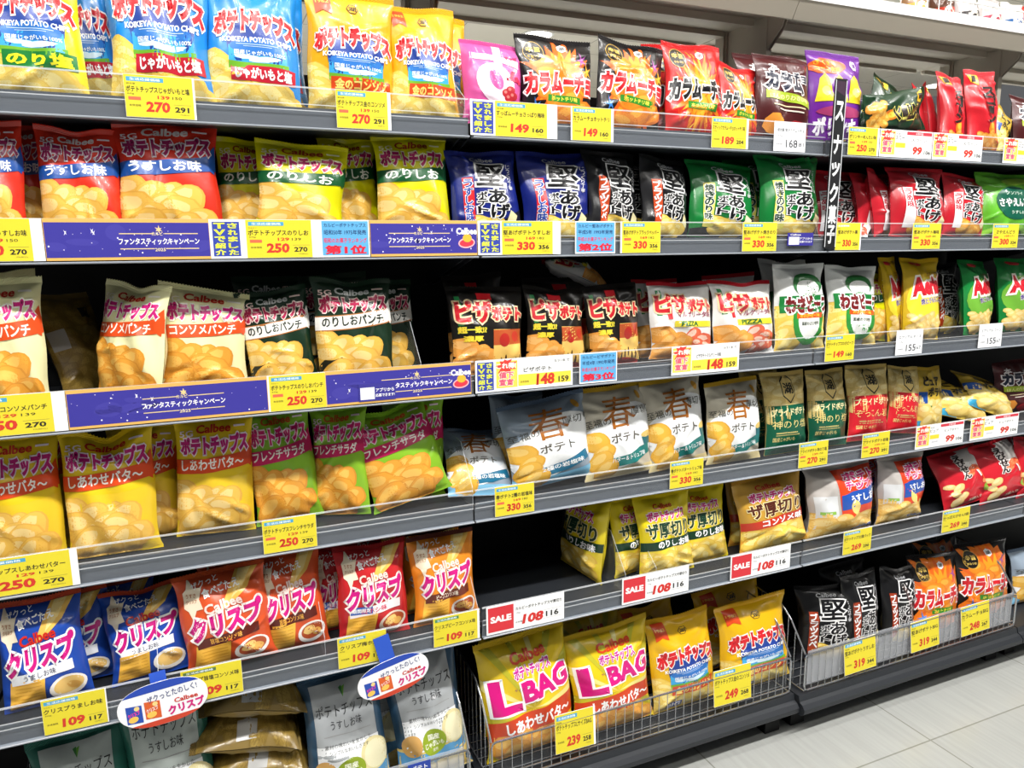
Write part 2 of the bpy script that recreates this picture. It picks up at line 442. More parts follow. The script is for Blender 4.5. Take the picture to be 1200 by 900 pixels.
TYPES['norishio'] = calbee('#dcd800', '#b51f63', '#f4f0c8', '#9c3a10', '#12552c', 'のりしお', '#f4f8ee', w=.158, D=.030)
TYPES['conso'] = calbee('#ece9b4', '#cc1a7c', '#fbf7ec', '#b8321f', '#e2501d', 'コンソメパンチ', '#fff6ea', D=.03, w=.165, chips=CHO, fw=.78)
TYPES['noripunch'] = calbee('#16301f', '#b31e50', '#f3d8d0', '#c7cbc8', '#f1efe8', 'のりしおパンチ', '#1c2a22', w=.165, chips=CH, garnish='#1b2320', D=.03, fw=.78, bandout='#b0703c')
TYPES['shiawase'] = calbee('#e8c61c', '#c5177a', '#fbe9f3', '#c22f1a', '#dd4a1c', 'しあわせバタ～', '#fff8ef', base2='#eac42c', ch=.37, D=.03, w=.165, fw=.8)
TYPES['salad'] = calbee('#86b92b', '#cf1b6e', '#f6dfe6', '#b84a1b', '#c41c5a', 'フレンチサラダ', '#f7efe9', D=.03, w=.16, chips=CHO, fw=.8)

def koike(base, flav, bandc, fcol, circ=True, w=.165, h=.25, sky='#3fa9e2', bigs=None, **k):
    def f():
        a = Art(w, h, base, **k)
        a.chips(-.85, .04, .85, .15, 11, 5, CHY, .34, 1, .2)
        a.chips(-.8, .16, -.55, .30, 4, 8, CHY, .3)
        if circ:
            a.ell(.06, .45, .66, .19, '#1e3f95', 0, 2); a.band(.28, .42, sky, 0, 0, -.56, .68, 2.3)
            a.ell(.06, .415, .60, .06, '#2f74c4', 0, 2.6)
        else:
            a.band(.42, .62, '#1e3f95', 0, -.03, -.58, .72, 2); a.band(.30, .44, sky, 0, -.02, -.6, .74, 2.2)
        for i, (x, y) in enumerate(((-.2, .345), (.3, .34), (.1, .325))): a.ell(x, y, .25, .014, '#d9eefc', 0, 2.9, 14, .4, i)
        a.band(.265, .315, '#6fae2f', 0, .02, -.56, .72, 3.0); a.band(.265, .285, '#a5cf3c', .0, -.02, -.56, .72, 3.2)
        a.txt('KOIKEYA POTATO CHIPS', .06, .462, .74, .034, '#ffffff', b=.04, lv=4.2, arc=.12)
        a.rect(-.4, .428, .5, .432, '#cfe2f6', 3.6); a.rect(-.25, .415, .36, .418, '#cfe2f6', 3.6)
        a.txt('国産じゃがいも100%', .1, .373, .54, .032, '#f0f8ff', b=.02, lv=4.2)
        a.txt('ポテトチップス', .03, .605, .86, .15, '#d5242c', '#fff3ee', .10, .09, arc=.28, lv=4.6, res=3)
        hx = [(.02 + .14 * math.cos(q * math.pi / 3), .845 + .046 * math.sin(q * math.pi / 3)) for q in range(6)]
        hi = [(.02 + .12 * math.cos(q * math.pi / 3), .845 + .040 * math.sin(q * math.pi / 3)) for q in range(6)]
        a.poly(hx, '#2a2a22', 3); a.poly(hi, base, 3.4); a.txt('湖', .02, .845, .085, .042, '#2a2a22', b=.03, lv=4)
        a.poly([(-.82, .95), (-.46, .95), (-.46, .78), (-.64, .815), (-.82, .78)], '#dc4a1e', 3); a.txt('1962', -.64, .885, .14, .026, '#f4c04a', b=.03, lv=4)
        a.band(.185, .29, bandc, .0, .0, -.52, .86, 3.6)
        a.txt(flav, .17, .238, .60, .072, fcol, b=.05, lv=5)
        if bigs: a.rect(-.7, .04, -.2, .11, '#22409a', 4); a.txt(bigs, -.45, .075, .2, .045, '#ffffff', b=.03, lv=4.8)
        return a
    return f
TYPES['k_nori'] = koike('#e6d80f', 'のり塩', '#1d7a35', '#f5ee2c', D=.032)
TYPES['k_shio'] = koike('#1b86d6', 'じゃがいもと塩', '#c01f33', '#ffffff', D=.032)
TYPES['k_gold'] = koike('#e3a814', '金のコンソメ', '#d84a1b', '#f7d873', D=.032, w=.16)
TYPES['k_big'] = koike('#e6b412', '金のコンソメ', '#d84a1b', '#f7d873', D=.036, w=.20, h=.29, bigs='BIG')

def kara(base, logo, lout, thin=False, w=.165, h=.235, big=False, **k):
    def f():
        a = Art(w, h, base, **k)
        if thin:
            a.burst(.02, .44, .45, .85, 19, '#e07a1c', 3, .62, .6); a.burst(.02, .42, .3, .62, 15, '#f0a92a', 5, .64, 1.0)
            R = random.Random(4)
            for i in range(90):
                x, y, an = R.gauss(0, .42), R.gauss(.42, .17), R.uniform(-1.2, 1.2); L_ = R.uniform(.06, .12); t = .011
                dx, dy = math.sin(an) * L_ * 1.3, math.cos(an) * L_; nx, ny = math.cos(an) * t * 1.3, -math.sin(an) * t
                a.poly([(x - nx, y - ny), (x + nx, y + ny), (x + dx + nx * .4, y + dy + ny * .4), (x + dx - nx * .4, y + dy - ny * .4)], R.choice(('#f0a41c', '#e2781a', '#f6c23a', '#d85c16')), 1.6 + (i % 5) * .25)
        else:
            if big: a.burst(.02, .42, .85, 1.25, 17, '#ee7a1c', 8, .62, .2)
            a.burst(.02, .46, .55, .98, 17, '#e8641a', 3, .62, .5); a.burst(.0, .46, .44, .78, 15, '#f29a22', 6, .64, .9)
            a.chips(-.5, .08, .7, .70, 11, 7, ('#ec8a24', '#f8b84a', '#c9541a'), .36, 1.1, .2)
            for i, (x, y, c) in enumerate(((.62, .74, '#a0479a'), (-.7, .22, '#3a7fd0'), (.78, .62, '#f0b22a'))): a.burst(x, y, .04, .16, 5, c, i, .6, 2.6)
        a.txt('カラムーチョ', .0, .47, .92, .20, logo, lout, .09, .075, rot=.04, shear=.08, lv=4.6, res=3)
        a.band(.265, .335, '#2f8a2a', -.01, 0, -.42, .55, 3.6); a.txt('ホットチリ味', .06, .30, .38, .045, '#f4ee50', b=.03, lv=4.6)
        a.ell(-.62, .80, .25, .115, '#c9a24a', 0, 3.2); a.ell(-.62, .80, .235, .107, '#17130f', 0, 3.5)
        a.txt('辛旨', -.62, .825, .17, .058, '#e8c766', b=.03, lv=4.4); a.txt('やみつき!', -.62, .75, .16, .028, '#e8c766', b=.02, lv=4.4)
        a.poly([(.12 + .13 * math.cos(q * math.pi / 3 + .5), .86 + .05 * math.sin(q * math.pi / 3 + .5)) for q in range(6)], '#f0eeee', 3.4)
        a.txt('湖', .12, .86, .07, .045, base, b=.02, lv=4.2)
        return a
    return f
TYPES['kara'] = kara('#141113', '#d31f2a', '#ffffff', D=.03)
TYPES['karabig'] = kara('#131112', '#d31f2a', '#ffffff', w=.19, h=.27, big=True, D=.034)
TYPES['stick'] = kara('#cc1f1f', '#15151a', '#f6f2ee', True, D=.03, seal='#c81d20')
def _brown():
    a = Art(.16, .225, '#4c1a1c', D=.03)
    a.txt('本', -.5, .82, .16, .10, '#f2ecec', b=.04); a.txt('カラム', -.1, .66, .66, .19, '#1b2238', '#f2ecec', .10, .08, rot=-.03); a.txt('ーチョ', .35, .74, .4, .10, '#1b2238', '#f2ecec', .1, .06)
    a.band(.42, .52, '#9fb52c', -.03, 0, -.8, .9, 3); a.txt('ほんのりわさび味', 0, .47, .7, .06, '#f4f0a0', b=.02, lv=4.5)
    a.rect(-.6, .365, .6, .38, '#d9c9a2', 3); a.rect(-.4, .32, .55, .335, '#e8ded0', 3)
    a.ell(-.55, .17, .3, .11, '#e8963a', .3, 3, 8, .3); a.ell(.4, .13, .55, .10, '#a3212a', 0, 3, 20, .2); a.ell(.45, .16, .25, .05, '#b8b13a', 0, 3.3, 12, .4)
    return a
TYPES['brown'] = _brown
def _suppa():
    a = Art(.16, .235, '#d0559a', D=.032)
    a.band(.72, .80, '#ead9e4', -.03, -.03, -.8, .8, 2); a.band(.55, .95, '#ead9e4', 0, 0, -.05, .22, 2.1)
    a.ell(.0, .46, .62, .25, '#ead9e4', .5, 2.2); a.ell(.0, .50, .22, .12, '#d0559a', .4, 2.8)
    a.poly([(.1, .3), (-.1, .1), (-.4, .03), (.3, .05), (.6, .3)], '#ead9e4', 2.3); a.txt('ム', .62, .57, .25, .12, '#d41f4d', b=.07, lv=4.5); a.txt('すっぱ', .55, .8, .2, .05, '#d41f4d', b=.03, lv=4)
    for i, (x, y) in enumerate(((.35, .36), (.5, .40), (.6, .34), (.45, .31))): a.ell(x, y, .17, .05, '#b3232f', .2, 3.4, 14, .1, i); a.ell(x - .04, y + .012, .06, .018, '#e37a74', 0, 3.7, 10)
    return a
TYPES['suppa'] = _suppa
def _polinky():
    a = Art(.17, .265, '#6c2592', D=.03)
    a.ell(-.42, .84, .62, .085, '#e25a1c', .1, 2.2, 20, .25); a.txt('さくさく', -.5, .87, .36, .045, '#f6c23a', b=.03); a.txt('コーン食感', -.42, .81, .44, .05, '#f6c23a', b=.03)
    a.poly([(.62 + .17 * math.cos(q * math.pi / 3), .87 + .062 * math.sin(q * math.pi / 3)) for q in range(6)], '#f0eef4', 3); a.txt('湖', .62, .87, .08, .05, '#6c2592', b=.02)
    for i, x in enumerate((-.6, -.05, .5)):   # three corn puffs
        a.poly([(x - .27, .46), (x + .27, .46), (x + .16, .70), (x, .755), (x - .16, .70)], '#e8c92a', 2.6 + .1 * i); a.ell(x + .02, .57, .13, .05, '#f6e27a', .2, 3, 14, .2)
    a.ell(0, .36, .8, .06, '#a33a6a', 0, 2.4, 20, .1); a.txt('ポリンキー', .0, .21, .9, .17, '#efeaf2', b=.06, lv=4.6); a.txt('めんたい味', .3, .07, .4, .05, '#f5d14a', b=.03)
    return a
TYPES['polinky'] = _polinky
def kata(base, strip, scol, stxt, side='#f2f2f2', w=.155, h=.235, low='#1d1c22', chips=CHY, **k):
    def f():
        a = Art(w, h, base, **k)
        a.poly([(-1, 0), (1, 0), (1, .33), (.45, .22), (-.2, .12), (-1, .1)], low, 1)
        a.chips(-.45, .06, .5, .2, 7, 6, chips, .3)
        a.txt('Calbee', -.05, .885, .34, .05, '#d8dade', b=.02, lv=4)
        for i, (c, x, y, cw, ch) in enumerate((('堅', .12, .70, .42, .24), ('あ', .26, .46, .27, .15), ('げ', .30, .30, .27, .15))):
            a.txt(c, x, y, cw, ch, '#101014', '#f7f7f7', .07, .03, rot=-.05, lv=4.6, res=3)
        a.vtxt('ポテト', -.2, .475, .13, .072, '#101014', out='#f7f7f7', ow=.1, b=.04, lv=4.5)
        a.rect(-.72, .12, -.42, .68, strip, 3); a.vtxt(stxt, -.57, .615, .115, .085, scol, b=.04, lv=4.5, out='#ffffff' if scol != '#ffffff' else None, ow=.06)
        a.vtxt('じっくり丁寧', .72, .80, .07, .045, '#e8e8ec', b=.01, lv=4)
        a.poly([(.62, .31), (.82, .25), (.7, .14), (.5, .2)], '#e9dfae', 3.4)
        return a
    return f
TYPES['kata_blue'] = kata('#16257c', '#d3232c', '#1c3f9e', 'うすしお味', D=.03)
TYPES['kata_black'] = kata('#17171a', '#c2481f', '#ffffff', 'ブラックペ', D=.03)
TYPES['kata_green'] = kata('#0e7a35', '#e9df6a', '#14371f', '焼きのり味', D=.03)
TYPES['kata_red'] = kata('#c41f2e', '#f4eef0', '#b52236', 'うめ味', low='#c41f2e', D=.03, chips=CHO)
TYPES['kata_big'] = kata('#141416', '#a33d1f', '#ffffff', 'ブラックペ', w=.18, h=.27, D=.034)
def _pea():
    a = Art(.17, .225, '#5fae2c', D=.03)
    a.ell(.1, .52, .72, .26, '#0f5a45', 0, 2); a.txt('さやえんどう', .1, .52, .62, .12, '#ffffff', b=.04); a.txt('うすしお味', .15, .37, .3, .05, '#cfe6d6', b=.02); a.txt('ノンフライ', .05, .66, .34, .05, '#cfe6d6', b=.02)
    for i in range(6): a.ell(-.8 + .32 * i, .10 + .05 * (i % 2), .3, .035, '#8ecb3c', .4 - .2 * i, 3, 14, .1, i)
    a.ell(.3, .86, .6, .06, '#a8d84a', .1, 2); return a
TYPES['pea'] = _pea
def pizza(white):
    def f():
        base = '#eceae6' if white else '#191613'
        a = Art(.16, .215, base, D=.03, seal='#c3202e' if white else '#191613')
        a.band(.55, .88, '#1d8a48', 0, 0, -.85, -.72, 2); a.band(.5, .82, '#d2202a', 0, 0, -.58, -.46, 2) if white else a.band(.84, .92, '#d2202a', 0, 0, -.3, .1, 2)
        a.chips(-.75, .08, -.05, .30, 6, 3, ('#e9a24a', '#f4c27a', '#c97a2c'), .36)
        if white:
            a.chips(.15, .08, .85, .28, 6, 5, ('#e06a4a', '#f8efe0', '#c93a2a'), .26)
            a.txt('マルゲリータ味', .22, .56, .56, .075, '#8c1c4a', b=.02); a.band(.40, .475, '#e8d83a', 0, 0, -.42, .8, 3); a.txt('PIZZA', .05, .44, .3, .055, '#1f6a3a', b=.04)
        else:
            a.rect(.05, .05, .9, .50, '#efc56a', 2.2); a.band(.33, .5, '#b5532a', 0, .02, .05, .9, 2.6); a.ell(.36, .38, .15, .075, '#b02a22', 0, 3); a.ell(.7, .42, .12, .06, '#c03a28', 0, 3)
            for i in range(6): a.ell(.14 + i * .14, .10 + .03 * (i % 3), .03, .06, '#4a2a14', 0, 3, 10)
            a.txt('超一致!?', -.5, .50, .36, .07, '#f1d23a', b=.05, out='#2a5a2a', ow=.08); a.txt('濃厚', -.5, .40, .25, .06, '#f1d23a', b=.05)
            a.ell(.3, .03, .5, .06, '#c02a22', 0, 2.8, 14, .3)
        a.txt('ピザ', -.42, .70, .44, .23, '#c5202b', '#f6dcae', .09, .06, lv=4.6, res=3); a.txt('ポテト', .47, .68, .42, .15, '#c5202b', '#f6dcae', .11, .08, lv=4.6)
        return a
    return f
TYPES['pizza'] = pizza(False); TYPES['marg'] = pizza(True)
def _wasa():
    a = Art(.165, .22, '#e4e6e4', D=.03)
    a.chips(-.9, .05, -.5, .4, 4, 3, CHY, .4); a.chips(.6, .05, .95, .3, 4, 6, CHY, .4)
    a.ell(.12, .36, .66, .30, '#2f8f3a', 0, 2.9); a.ell(.12, .34, .47, .21, '#f4f6f2', 0, 3.2)
    a.ell(.1, .75, .55, .14, '#1d6a2f', 0, 2.6); a.ell(.1, .70, .44, .11, '#e4e6e4', 0, 2.9)
    a.band(.44, .63, '#1a7a38', 0, 0, -.9, 1, 3.6); a.txt('わさビーフ', .1, .53, .82, .17, '#7c1a20', '#ffffff', .12, .08, lv=4.8, res=3)
    a.band(.37, .43, '#e8591f', 0, 0, -.4, .7, 3.8); a.txt('わさび×ビーフ味', .15, .40, .42, .04, '#f8e24a', b=.03, lv=4.8); a.txt('国産わさび使用', .15, .31, .36, .04, '#2a3a2a', b=.02, lv=4.5)
    return a
TYPES['wasa'] = _wasa
def aerial(base, b2):
    def f():
        a = Art(.145, .225, base, D=.028); a.ell(0, .45, .95, .3, b2, 0, 1)
        a.chips(-.8, .05, .8, .28, 22, 4, ('#f0cd7a', '#f8e4a8', '#d8a040'), .19); a.ell(-.3, .93, .3, .03, '#d42a36', 0, 3)
        a.txt('Aerial', .1, .65, .8, .20, '#cf2030', '#fbf2e8', .12, .07, rot=.12, shear=.1, lv=4.6); a.txt('エアリアル', .4, .79, .34, .045, '#6a2a1a', b=.02)
        a.txt('焼とうもろこし', .15, .47, .55, .065, '#4a3a8a', b=.03, out='#f8f0e0', ow=.08, rot=.15); a.ell(.2, .12, .18, .06, '#3a1420', 0, 3.6, 12, .2)
        return a
    return f
TYPES['aer_y'] = aerial('#d9b41c', '#efd93a'); TYPES['aer_g'] = aerial('#0f8038', '#6fae3a')
def haru(blue):
    def f():
        base = '#8f9eae' if blue else '#c9c2b0'; sub = '#f2f4f5'
        a = Art(.175, .225, base, D=.032, seal='#5d6f86' if blue else '#c4a02c')
        a.ell(.3, .48, .95, .32, sub, .2, 1.2); a.ell(-.3, .36, .8, .26, sub, -.2, 1.3)
        a.txt('春', .0, .71, .46, .34, '#a8641e', b=.0, lv=4.6, res=3); a.txt('至福の', -.62, .62, .34, .08, '#4a4a42', b=.0, rot=.1); a.txt('厚切り', .66, .70, .34, .085, '#4a4a42', b=0)
        a.txt('ポテト', .1, .44, .44, .10, '#5a544a', b=.01, lv=4.6); a.chips(-.75, .1, -.4, .42, 4, 3, ('#eab444', '#f6d483', '#cf8f24'), .34, 2.6)
        a.poly([(-.45, .22), (.2, .25), (.85, .33), (.9, .22), (.3, .14), (-.45, .12)], '#1f6f92' if blue else '#1c7a76', 3.4)
        a.txt('2種の岩塩味' if blue else 'バター＆トリュフ味', .2, .215, .54, .055, '#f4f6f6', b=.02, rot=.06, lv=4.8)
        if blue: a.ell(.5, .42, .32, .07, '#dfe6ec', .3, 3, 16, .2); a.band(.0, .12, '#86c4e6', 0, .02, lv=2.2)
        else: a.poly([(.62, .40), (.95, .44), (.92, .32), (.72, .30)], '#1c6a72', 3.2); a.ell(.8, .43, .2, .035, '#e9c873', .1, 3.5); a.band(0, .10, '#ecd9a0', lv=2)
        a.ell(.72, .86, .07, .05, '#d09a3a', .4, 3)
        return a
    return f
TYPES['haru_b'] = haru(True); TYPES['haru_g'] = haru(False)
def pride(c, flav):
    def f():
        a = Art(.14, .24, '#d8bf74', D=.028)
        a.chips(-.9, .50, .9, .95, 14, 4, ('#dcc27a', '#ecdca4', '#c4a454'), .4, .1, .2)
        hx = lambda r: [(.0 + r * math.cos(q * math.pi / 3 + math.pi / 6), .80 + r * .55 * math.sin(q * math.pi / 3 + math.pi / 6)) for q in range(6)]
        a.poly(hx(.34), '#2a2a20', 3); a.poly(hx(.30), '#dcc27a', 3.3); a.txt('湖', 0, .80, .2, .13, '#2a2a20', b=.03)
        a.band(.0, .60, c, 0, 0, -1, 1, 3.2); a.txt('プライドポテト', 0, .52, .86, .085, '#f2e6b0', b=.03)
        a.txt(flav, 0, .37, .84, .10, '#ecd98a', b=.0); a.rect(-.7, .26, .3, .275, '#c9b870', 3.4); a.rect(-.7, .235, .4, .245, '#c9b870', 3.4); a.txt('国産じゃがいも', -.3, .19, .5, .05, '#ecd98a', b=.01)
        return a
    return f
TYPES['pride_g'] = pride('#0c5a40', '神のり塩'); TYPES['pride_r'] = pride('#d3222f', 'ぞっこん岩塩')
def _pure():
    a = Art(.15, .225, '#c8a83a', D=.026); a.band(.0, .38, '#e8c95a', 0, .03, lv=1); a.chips(-.7, .1, .8, .45, 12, 3, ('#efd37a', '#f8e8ae', '#d4a844'), .36, 2)
    a.ell(-.2, .34, .3, .05, '#2e7a3a', 0, 3, 12, .4); a.rect(-1, .42, -.45, .6, '#1f4fa0', 2.6); a.rect(-1, .0, -.3, .15, '#3aa0c8', 2.4)
    a.txt('ピュア', -.05, .77, .6, .14, '#2a2414', b=.05, res=2); a.txt('ポテト', .2, .60, .6, .13, '#2a2414', b=.05); return a
TYPES['pure'] = _pure
def atsu(base, base2, flav, bandc, l3, w=.165):
    def f():
        a = Art(w, .215, base, D=.03); a.band(0, .36, base2, 0, .03, lv=1); a.chips(-.75, .07, .7, .26, 10, 4, CHY, .36)
        a.txt('Calbee', -.1, .86, .34, .06, '#c2301c', b=.03); a.txt('ポテトチップス', -.02, .745, .66, .105, '#c81f74', '#f8e8ee', .10, .06)
        a.txt('ザ厚切り', .0, .57, .82, .17, l3, b=.035, res=3, out='#f6e9b0', ow=.06); a.band(.355, .46, bandc, .02, 0, -1, 1, 3); a.txt(flav, .15, .408, .66, .085, '#ffffff', b=.04)
        return a
    return f
TYPES['atsu_n'] = atsu('#e6d01a', '#ecd23c', 'のりしお味', '#173a26', '#1c3f2e'); TYPES['atsu_c'] = atsu('#c99a3a', '#e0a03a', 'コンソメ味', '#c2341c', '#54261a', .19)
def _multi():
    a = Art(.17, .21, '#bfb9b4', D=.042)
    a.poly([(-.3, .02), (1, .06), (1, .93), (-.4, .93)], '#e2431c', 1); a.rect(-.92, .1, -.42, .62, '#d6d8da', 1.4); a.rect(-.85, .38, -.5, .42, '#8ab84a', 1.8)
    a.chips(-.85, .05, .9, .30, 16, 3, ('#efc569', '#f8e0a0', '#d49a3c'), .3, 1, .2); a.band(.44, .64, '#2450a8', .05, 0, -.33, 1, 3); a.ell(.1, .44, .17, .10, '#efd37a', .3, 3.4)
    a.txt('うすしお味', .42, .565, .48, .10, '#ffffff', b=.03, rot=.1); a.txt('ポテト', .42, .83, .50, .11, '#cf1f74', '#f8e4ee', .1, .05); a.txt('チップス', .42, .72, .52, .10, '#cf1f74', '#f8e4ee', .1, .05)
    a.txt('4つの小袋', .4, .14, .36, .05, '#2a4aa0', b=.03, out='#ffffff', ow=.1); a.txt('24g×4袋', .4, .07, .3, .04, '#3a2a1a', b=.02); return a
TYPES['multi'] = _multi
def _ebi():
    a = Art(.19, .24, '#cc2230', D=.036)
    a.band(.55, .9, '#f1ece8', .12, 0, -.2, .75, 1.6); a.poly([(.1, .95), (.7, .95), (.95, .5), (.55, .42)], '#f1ece8', 1.7); a.vtxt('えびせん', -.05, .83, .17, .10, '#2a1c1a', b=.05, out='#f8f0ec', ow=.1)
    for i in range(9):
        q = 2.6 - i * .42; a.ell(.42 + .30 * math.cos(q), .45 + .16 * math.sin(q), .15 - .008 * i, .075 - .004 * i, '#e2502c' if i % 2 else '#f08a5a', q, 3 + .02 * i, 14)
    a.chips(-.8, .1, -.3, .4, 5, 4, ('#efd08a', '#f8e6b4', '#d9a860'), .2, 2.5); a.ell(.75, .22, .2, .07, '#8fae3a', .4, 3); a.txt('5袋入り', .2, .09, .3, .05, '#f4ead2', b=.02); return a
TYPES['ebi'] = _ebi
def crisp(base, seal, flav, barc, barf, out='#ffffff', cone='#e9cf8e', mark=None, w=.16, h=.20):
    def f():
        a = Art(w, h, base, D=.032, seal=seal)
        a.poly([(.35, .95), (.85, .95), (.6, .78), (.2, .66), (-.1, .60), (.1, .75)], '#efbf5a', 1.6); a.poly([(.42, .95), (.7, .95), (.5, .80), (.2, .70)], '#f6da8e', 1.8)
        a.txt('ザクっと', -.35, .90, .3, .06, '#ffffff', b=.02, rot=.2); a.txt('食べごたえ', -.02, .825, .42, .085, '#ffffff', b=.03, rot=.18)
        a.burst(-.68, .76, .17, .26, 6, '#f2e3c8', 2, .72, 3); a.txt('うすさ', -.68, .80, .11, .04, '#b0642a', b=.02); a.txt('クリスプ', -.68, .745, .12, .035, '#b0642a', b=.02)
        a.txt('Calbee', .0, .665, .42, .09, '#c8281c' if base == '#1f49a8' else '#f2dcd2', b=.035, rot=.12)
        a.txt('クリスプ', .02, .50, .80, .20, '#cb1680', out, .12, .07, rot=.14, shear=.12, lv=4.6, res=3)
        a.band(.29, .385, barc, .035, 0, -.72, .72, 3); a.txt(flav, -.05, .335, .36, .055, barf, b=.02, rot=.05, lv=4.6)
        a.poly([(-.85, .04), (-.05, .05), (.05, .30), (-.75, .30)], '#efb848', 2.4)
        for i in range(7): a.poly([(-.8 + .03 * i, .05 + .035 * i), (-.05, .06 + .034 * i), (-.05, .068 + .034 * i), (-.8 + .03 * i, .058 + .035 * i)], '#d99a2e', 2.8)
        a.ell(.50, .16, .42, .11, '#f6f1ea' if not mark else '#ead9c8', .15, 2.6); a.ell(.52, .17, .34, .08, '#b5522a' if base != '#1f49a8' else '#eec878', .15, 3); a.ell(.42, .185, .17, .045, '#f0c878', .3, 3.3, 12, .3); a.ell(.62, .16, .15, .04, '#e3ad58', -.2, 3.3, 12, .3)
        if mark: a.rect(-.7, .30, -.1, .38, '#2a5ab4', 3.6); a.txt('期間限定', -.4, .34, .25, .045, '#ffffff', b=.02)
        return a
    return f
TYPES['crisp_b'] = crisp('#1f49a8', '#b8472a', 'うましお味', '#f4f6fa', '#6a6a7a')
TYPES['crisp_o'] = crisp('#d9552a', '#b04a24', '旨塩コンソメ味', '#5a1c14', '#f0b04a', '#f8ece6')
TYPES['crisp_u'] = crisp('#c5252a', '#8e1c1e', '梅ホシ味', '#f4ecee', '#c8305a', '#f8ece6', mark=True)
TYPES['crisp_e'] = crisp('#e88a24', '#5a2a22', 'ビーフコンソメ味', '#6a2a1a', '#f4ead8', '#f8ece6')
def pbrand(film, panel, w=.175, h=.26):
    def f():
        a = Art(w, h, film, D=.036)
        a.chips(-.92, .02, .92, .26, 22, 4, ('#e2c878', '#efdc9c', '#c4a04c'), .3, .5, .08); a.band(.17, .27, '#5a9ccc' if film == '#31506a' else '#6aa08a', 0, .03, -1, 1, 2.4)
        a.poly([(-.78, .30), (.78, .27), (.74, .93), (-.78, .93)], panel, 2); a.band(.28, .52, '#f4f6f8', 0, 0, -.78, .78, 2.6)
        a.poly([(-.08, .89), (.0, .83), (.0, .90)], '#3a7a3a', 3); a.poly([(.08, .90), (.0, .83), (.0, .89)], '#6aa83a', 3.1)
        a.txt('ポテトチップス', .0, .755, .72, .085, '#1c1c1e', b=.0, res=3); a.txt('うすしお味', .0, .655, .40, .06, '#2a2a2c', b=0)
        a.rect(-.6, .585, .62, .59, '#9a9a9a', 3); a.txt('素材の味わいを生かした', 0, .52, .6, .03, '#6a6a6a', b=0); a.txt('シンプルなおいしさです', 0, .475, .5, .028, '#6a6a6a', b=0)
        a.ell(.0, .32, .36, .10, '#93a826', 0, 3.4); a.txt('国産', 0, .36, .16, .045, '#f6f8e0', b=.03); a.txt('じゃがいも', 0, .305, .28, .042, '#f6f8e0', b=.03); a.txt('使用', 0, .26, .08, .025, '#f6f8e0', b=.01)
        a.ell(-.62, .33, .26, .09, '#d9a860', .2, 3.2); a.ell(.62, .38, .36, .13, '#e9dca4', .3, 3.2); a.ell(.66, .375, .31, .11, '#f4edc6', .3, 3.3)
        return a
    return f
TYPES['pb_b'] = pbrand('#31506a', '#a9adb0'); TYPES['pb_g'] = pbrand('#2f6f60', '#b9c2be')
def _plain():
    a = Art(.175, .26, '#8a7442', D=.036); a.chips(-.9, .04, .9, .92, 46, 6, ('#8f7636', '#a98e48', '#6c5626'), .28, .3, .045)
    a.rect(-.92, .44, -.5, .62, '#b4b4b2', 2.6); a.rect(.3, .72, .62, .82, '#2a2622', 2.8); return a
TYPES['plain'] = _plain
def _lbag():
    a = Art(.215, .27, '#e9c81e', D=.04, seal='#d9b628')
    for i in range(14):
        q = i / 14 * 2 * math.pi; a.poly([(0, .42), (1.3 * math.cos(q), .42 + .8 * math.sin(q)), (1.3 * math.cos(q + .13), .42 + .8 * math.sin(q + .13))], '#c2ba30' if i % 3 else '#f2e48a', 1)
    a.txt('Calbee', .05, .845, .40, .085, '#d8431a', b=.04, rot=.08); a.txt('ポテトチップス', .08, .735, .42, .085, '#c8189a', '#fdf2f6', .1, .05, rot=.08)
    a.txt('L', -.56, .555, .25, .24, '#d5187f', '#ffffff', .06, .055, lv=4.6, rot=.03); a.txt('BAG', .34, .59, .53, .155, '#d5187f', '#ffffff', .07, .055, lv=4.6, rot=.12); a.txt('サイズ', -.27, .60, .1, .022, '#8a2a6a', b=.01)
    a.band(.22, .40, '#cf4420', .05, 0, -1, 1, 2.8); a.txt('しあわせバタ～', .1, .315, .74, .10, '#ffffff', b=.045, rot=.07, lv=4.6); a.chips(-.8, .03, .8, .2, 12, 3, CHO, .28, 2.4); return a
TYPES['lbag'] = _lbag
def scorn(base, logo, body):
    def f():
        a = Art(.13, .22, base, D=.028); a.poly([(-.9, .93), (-.3, .93), (-.35, .8), (-.75, .84)], '#f0c22a', 2); a.txt('1', -.6, .88, .07, .07, '#2a1a14', b=.04)
        a.vtxt('スコーン', .1, .72, .3, .10, '#241814', b=.07, out=logo, ow=.06); a.ell(.1, .30, .26, .10, '#e87a1c', 0, 2.6); a.ell(.1, .31, .16, .05, '#f2b63a', 0, 3)
        a.chips(-.5, .05, .6, .22, 12, 4, body, .22, 2.6); return a
    return f
TYPES['scorn_r'] = scorn('#c8202c', '#c8202c', ('#e89a3a', '#f4c070', '#b5541c')); TYPES['scorn_g'] = scorn('#1c3a24', '#e8dc6a', ('#e0a03a', '#f0c86a', '#b0642a'))

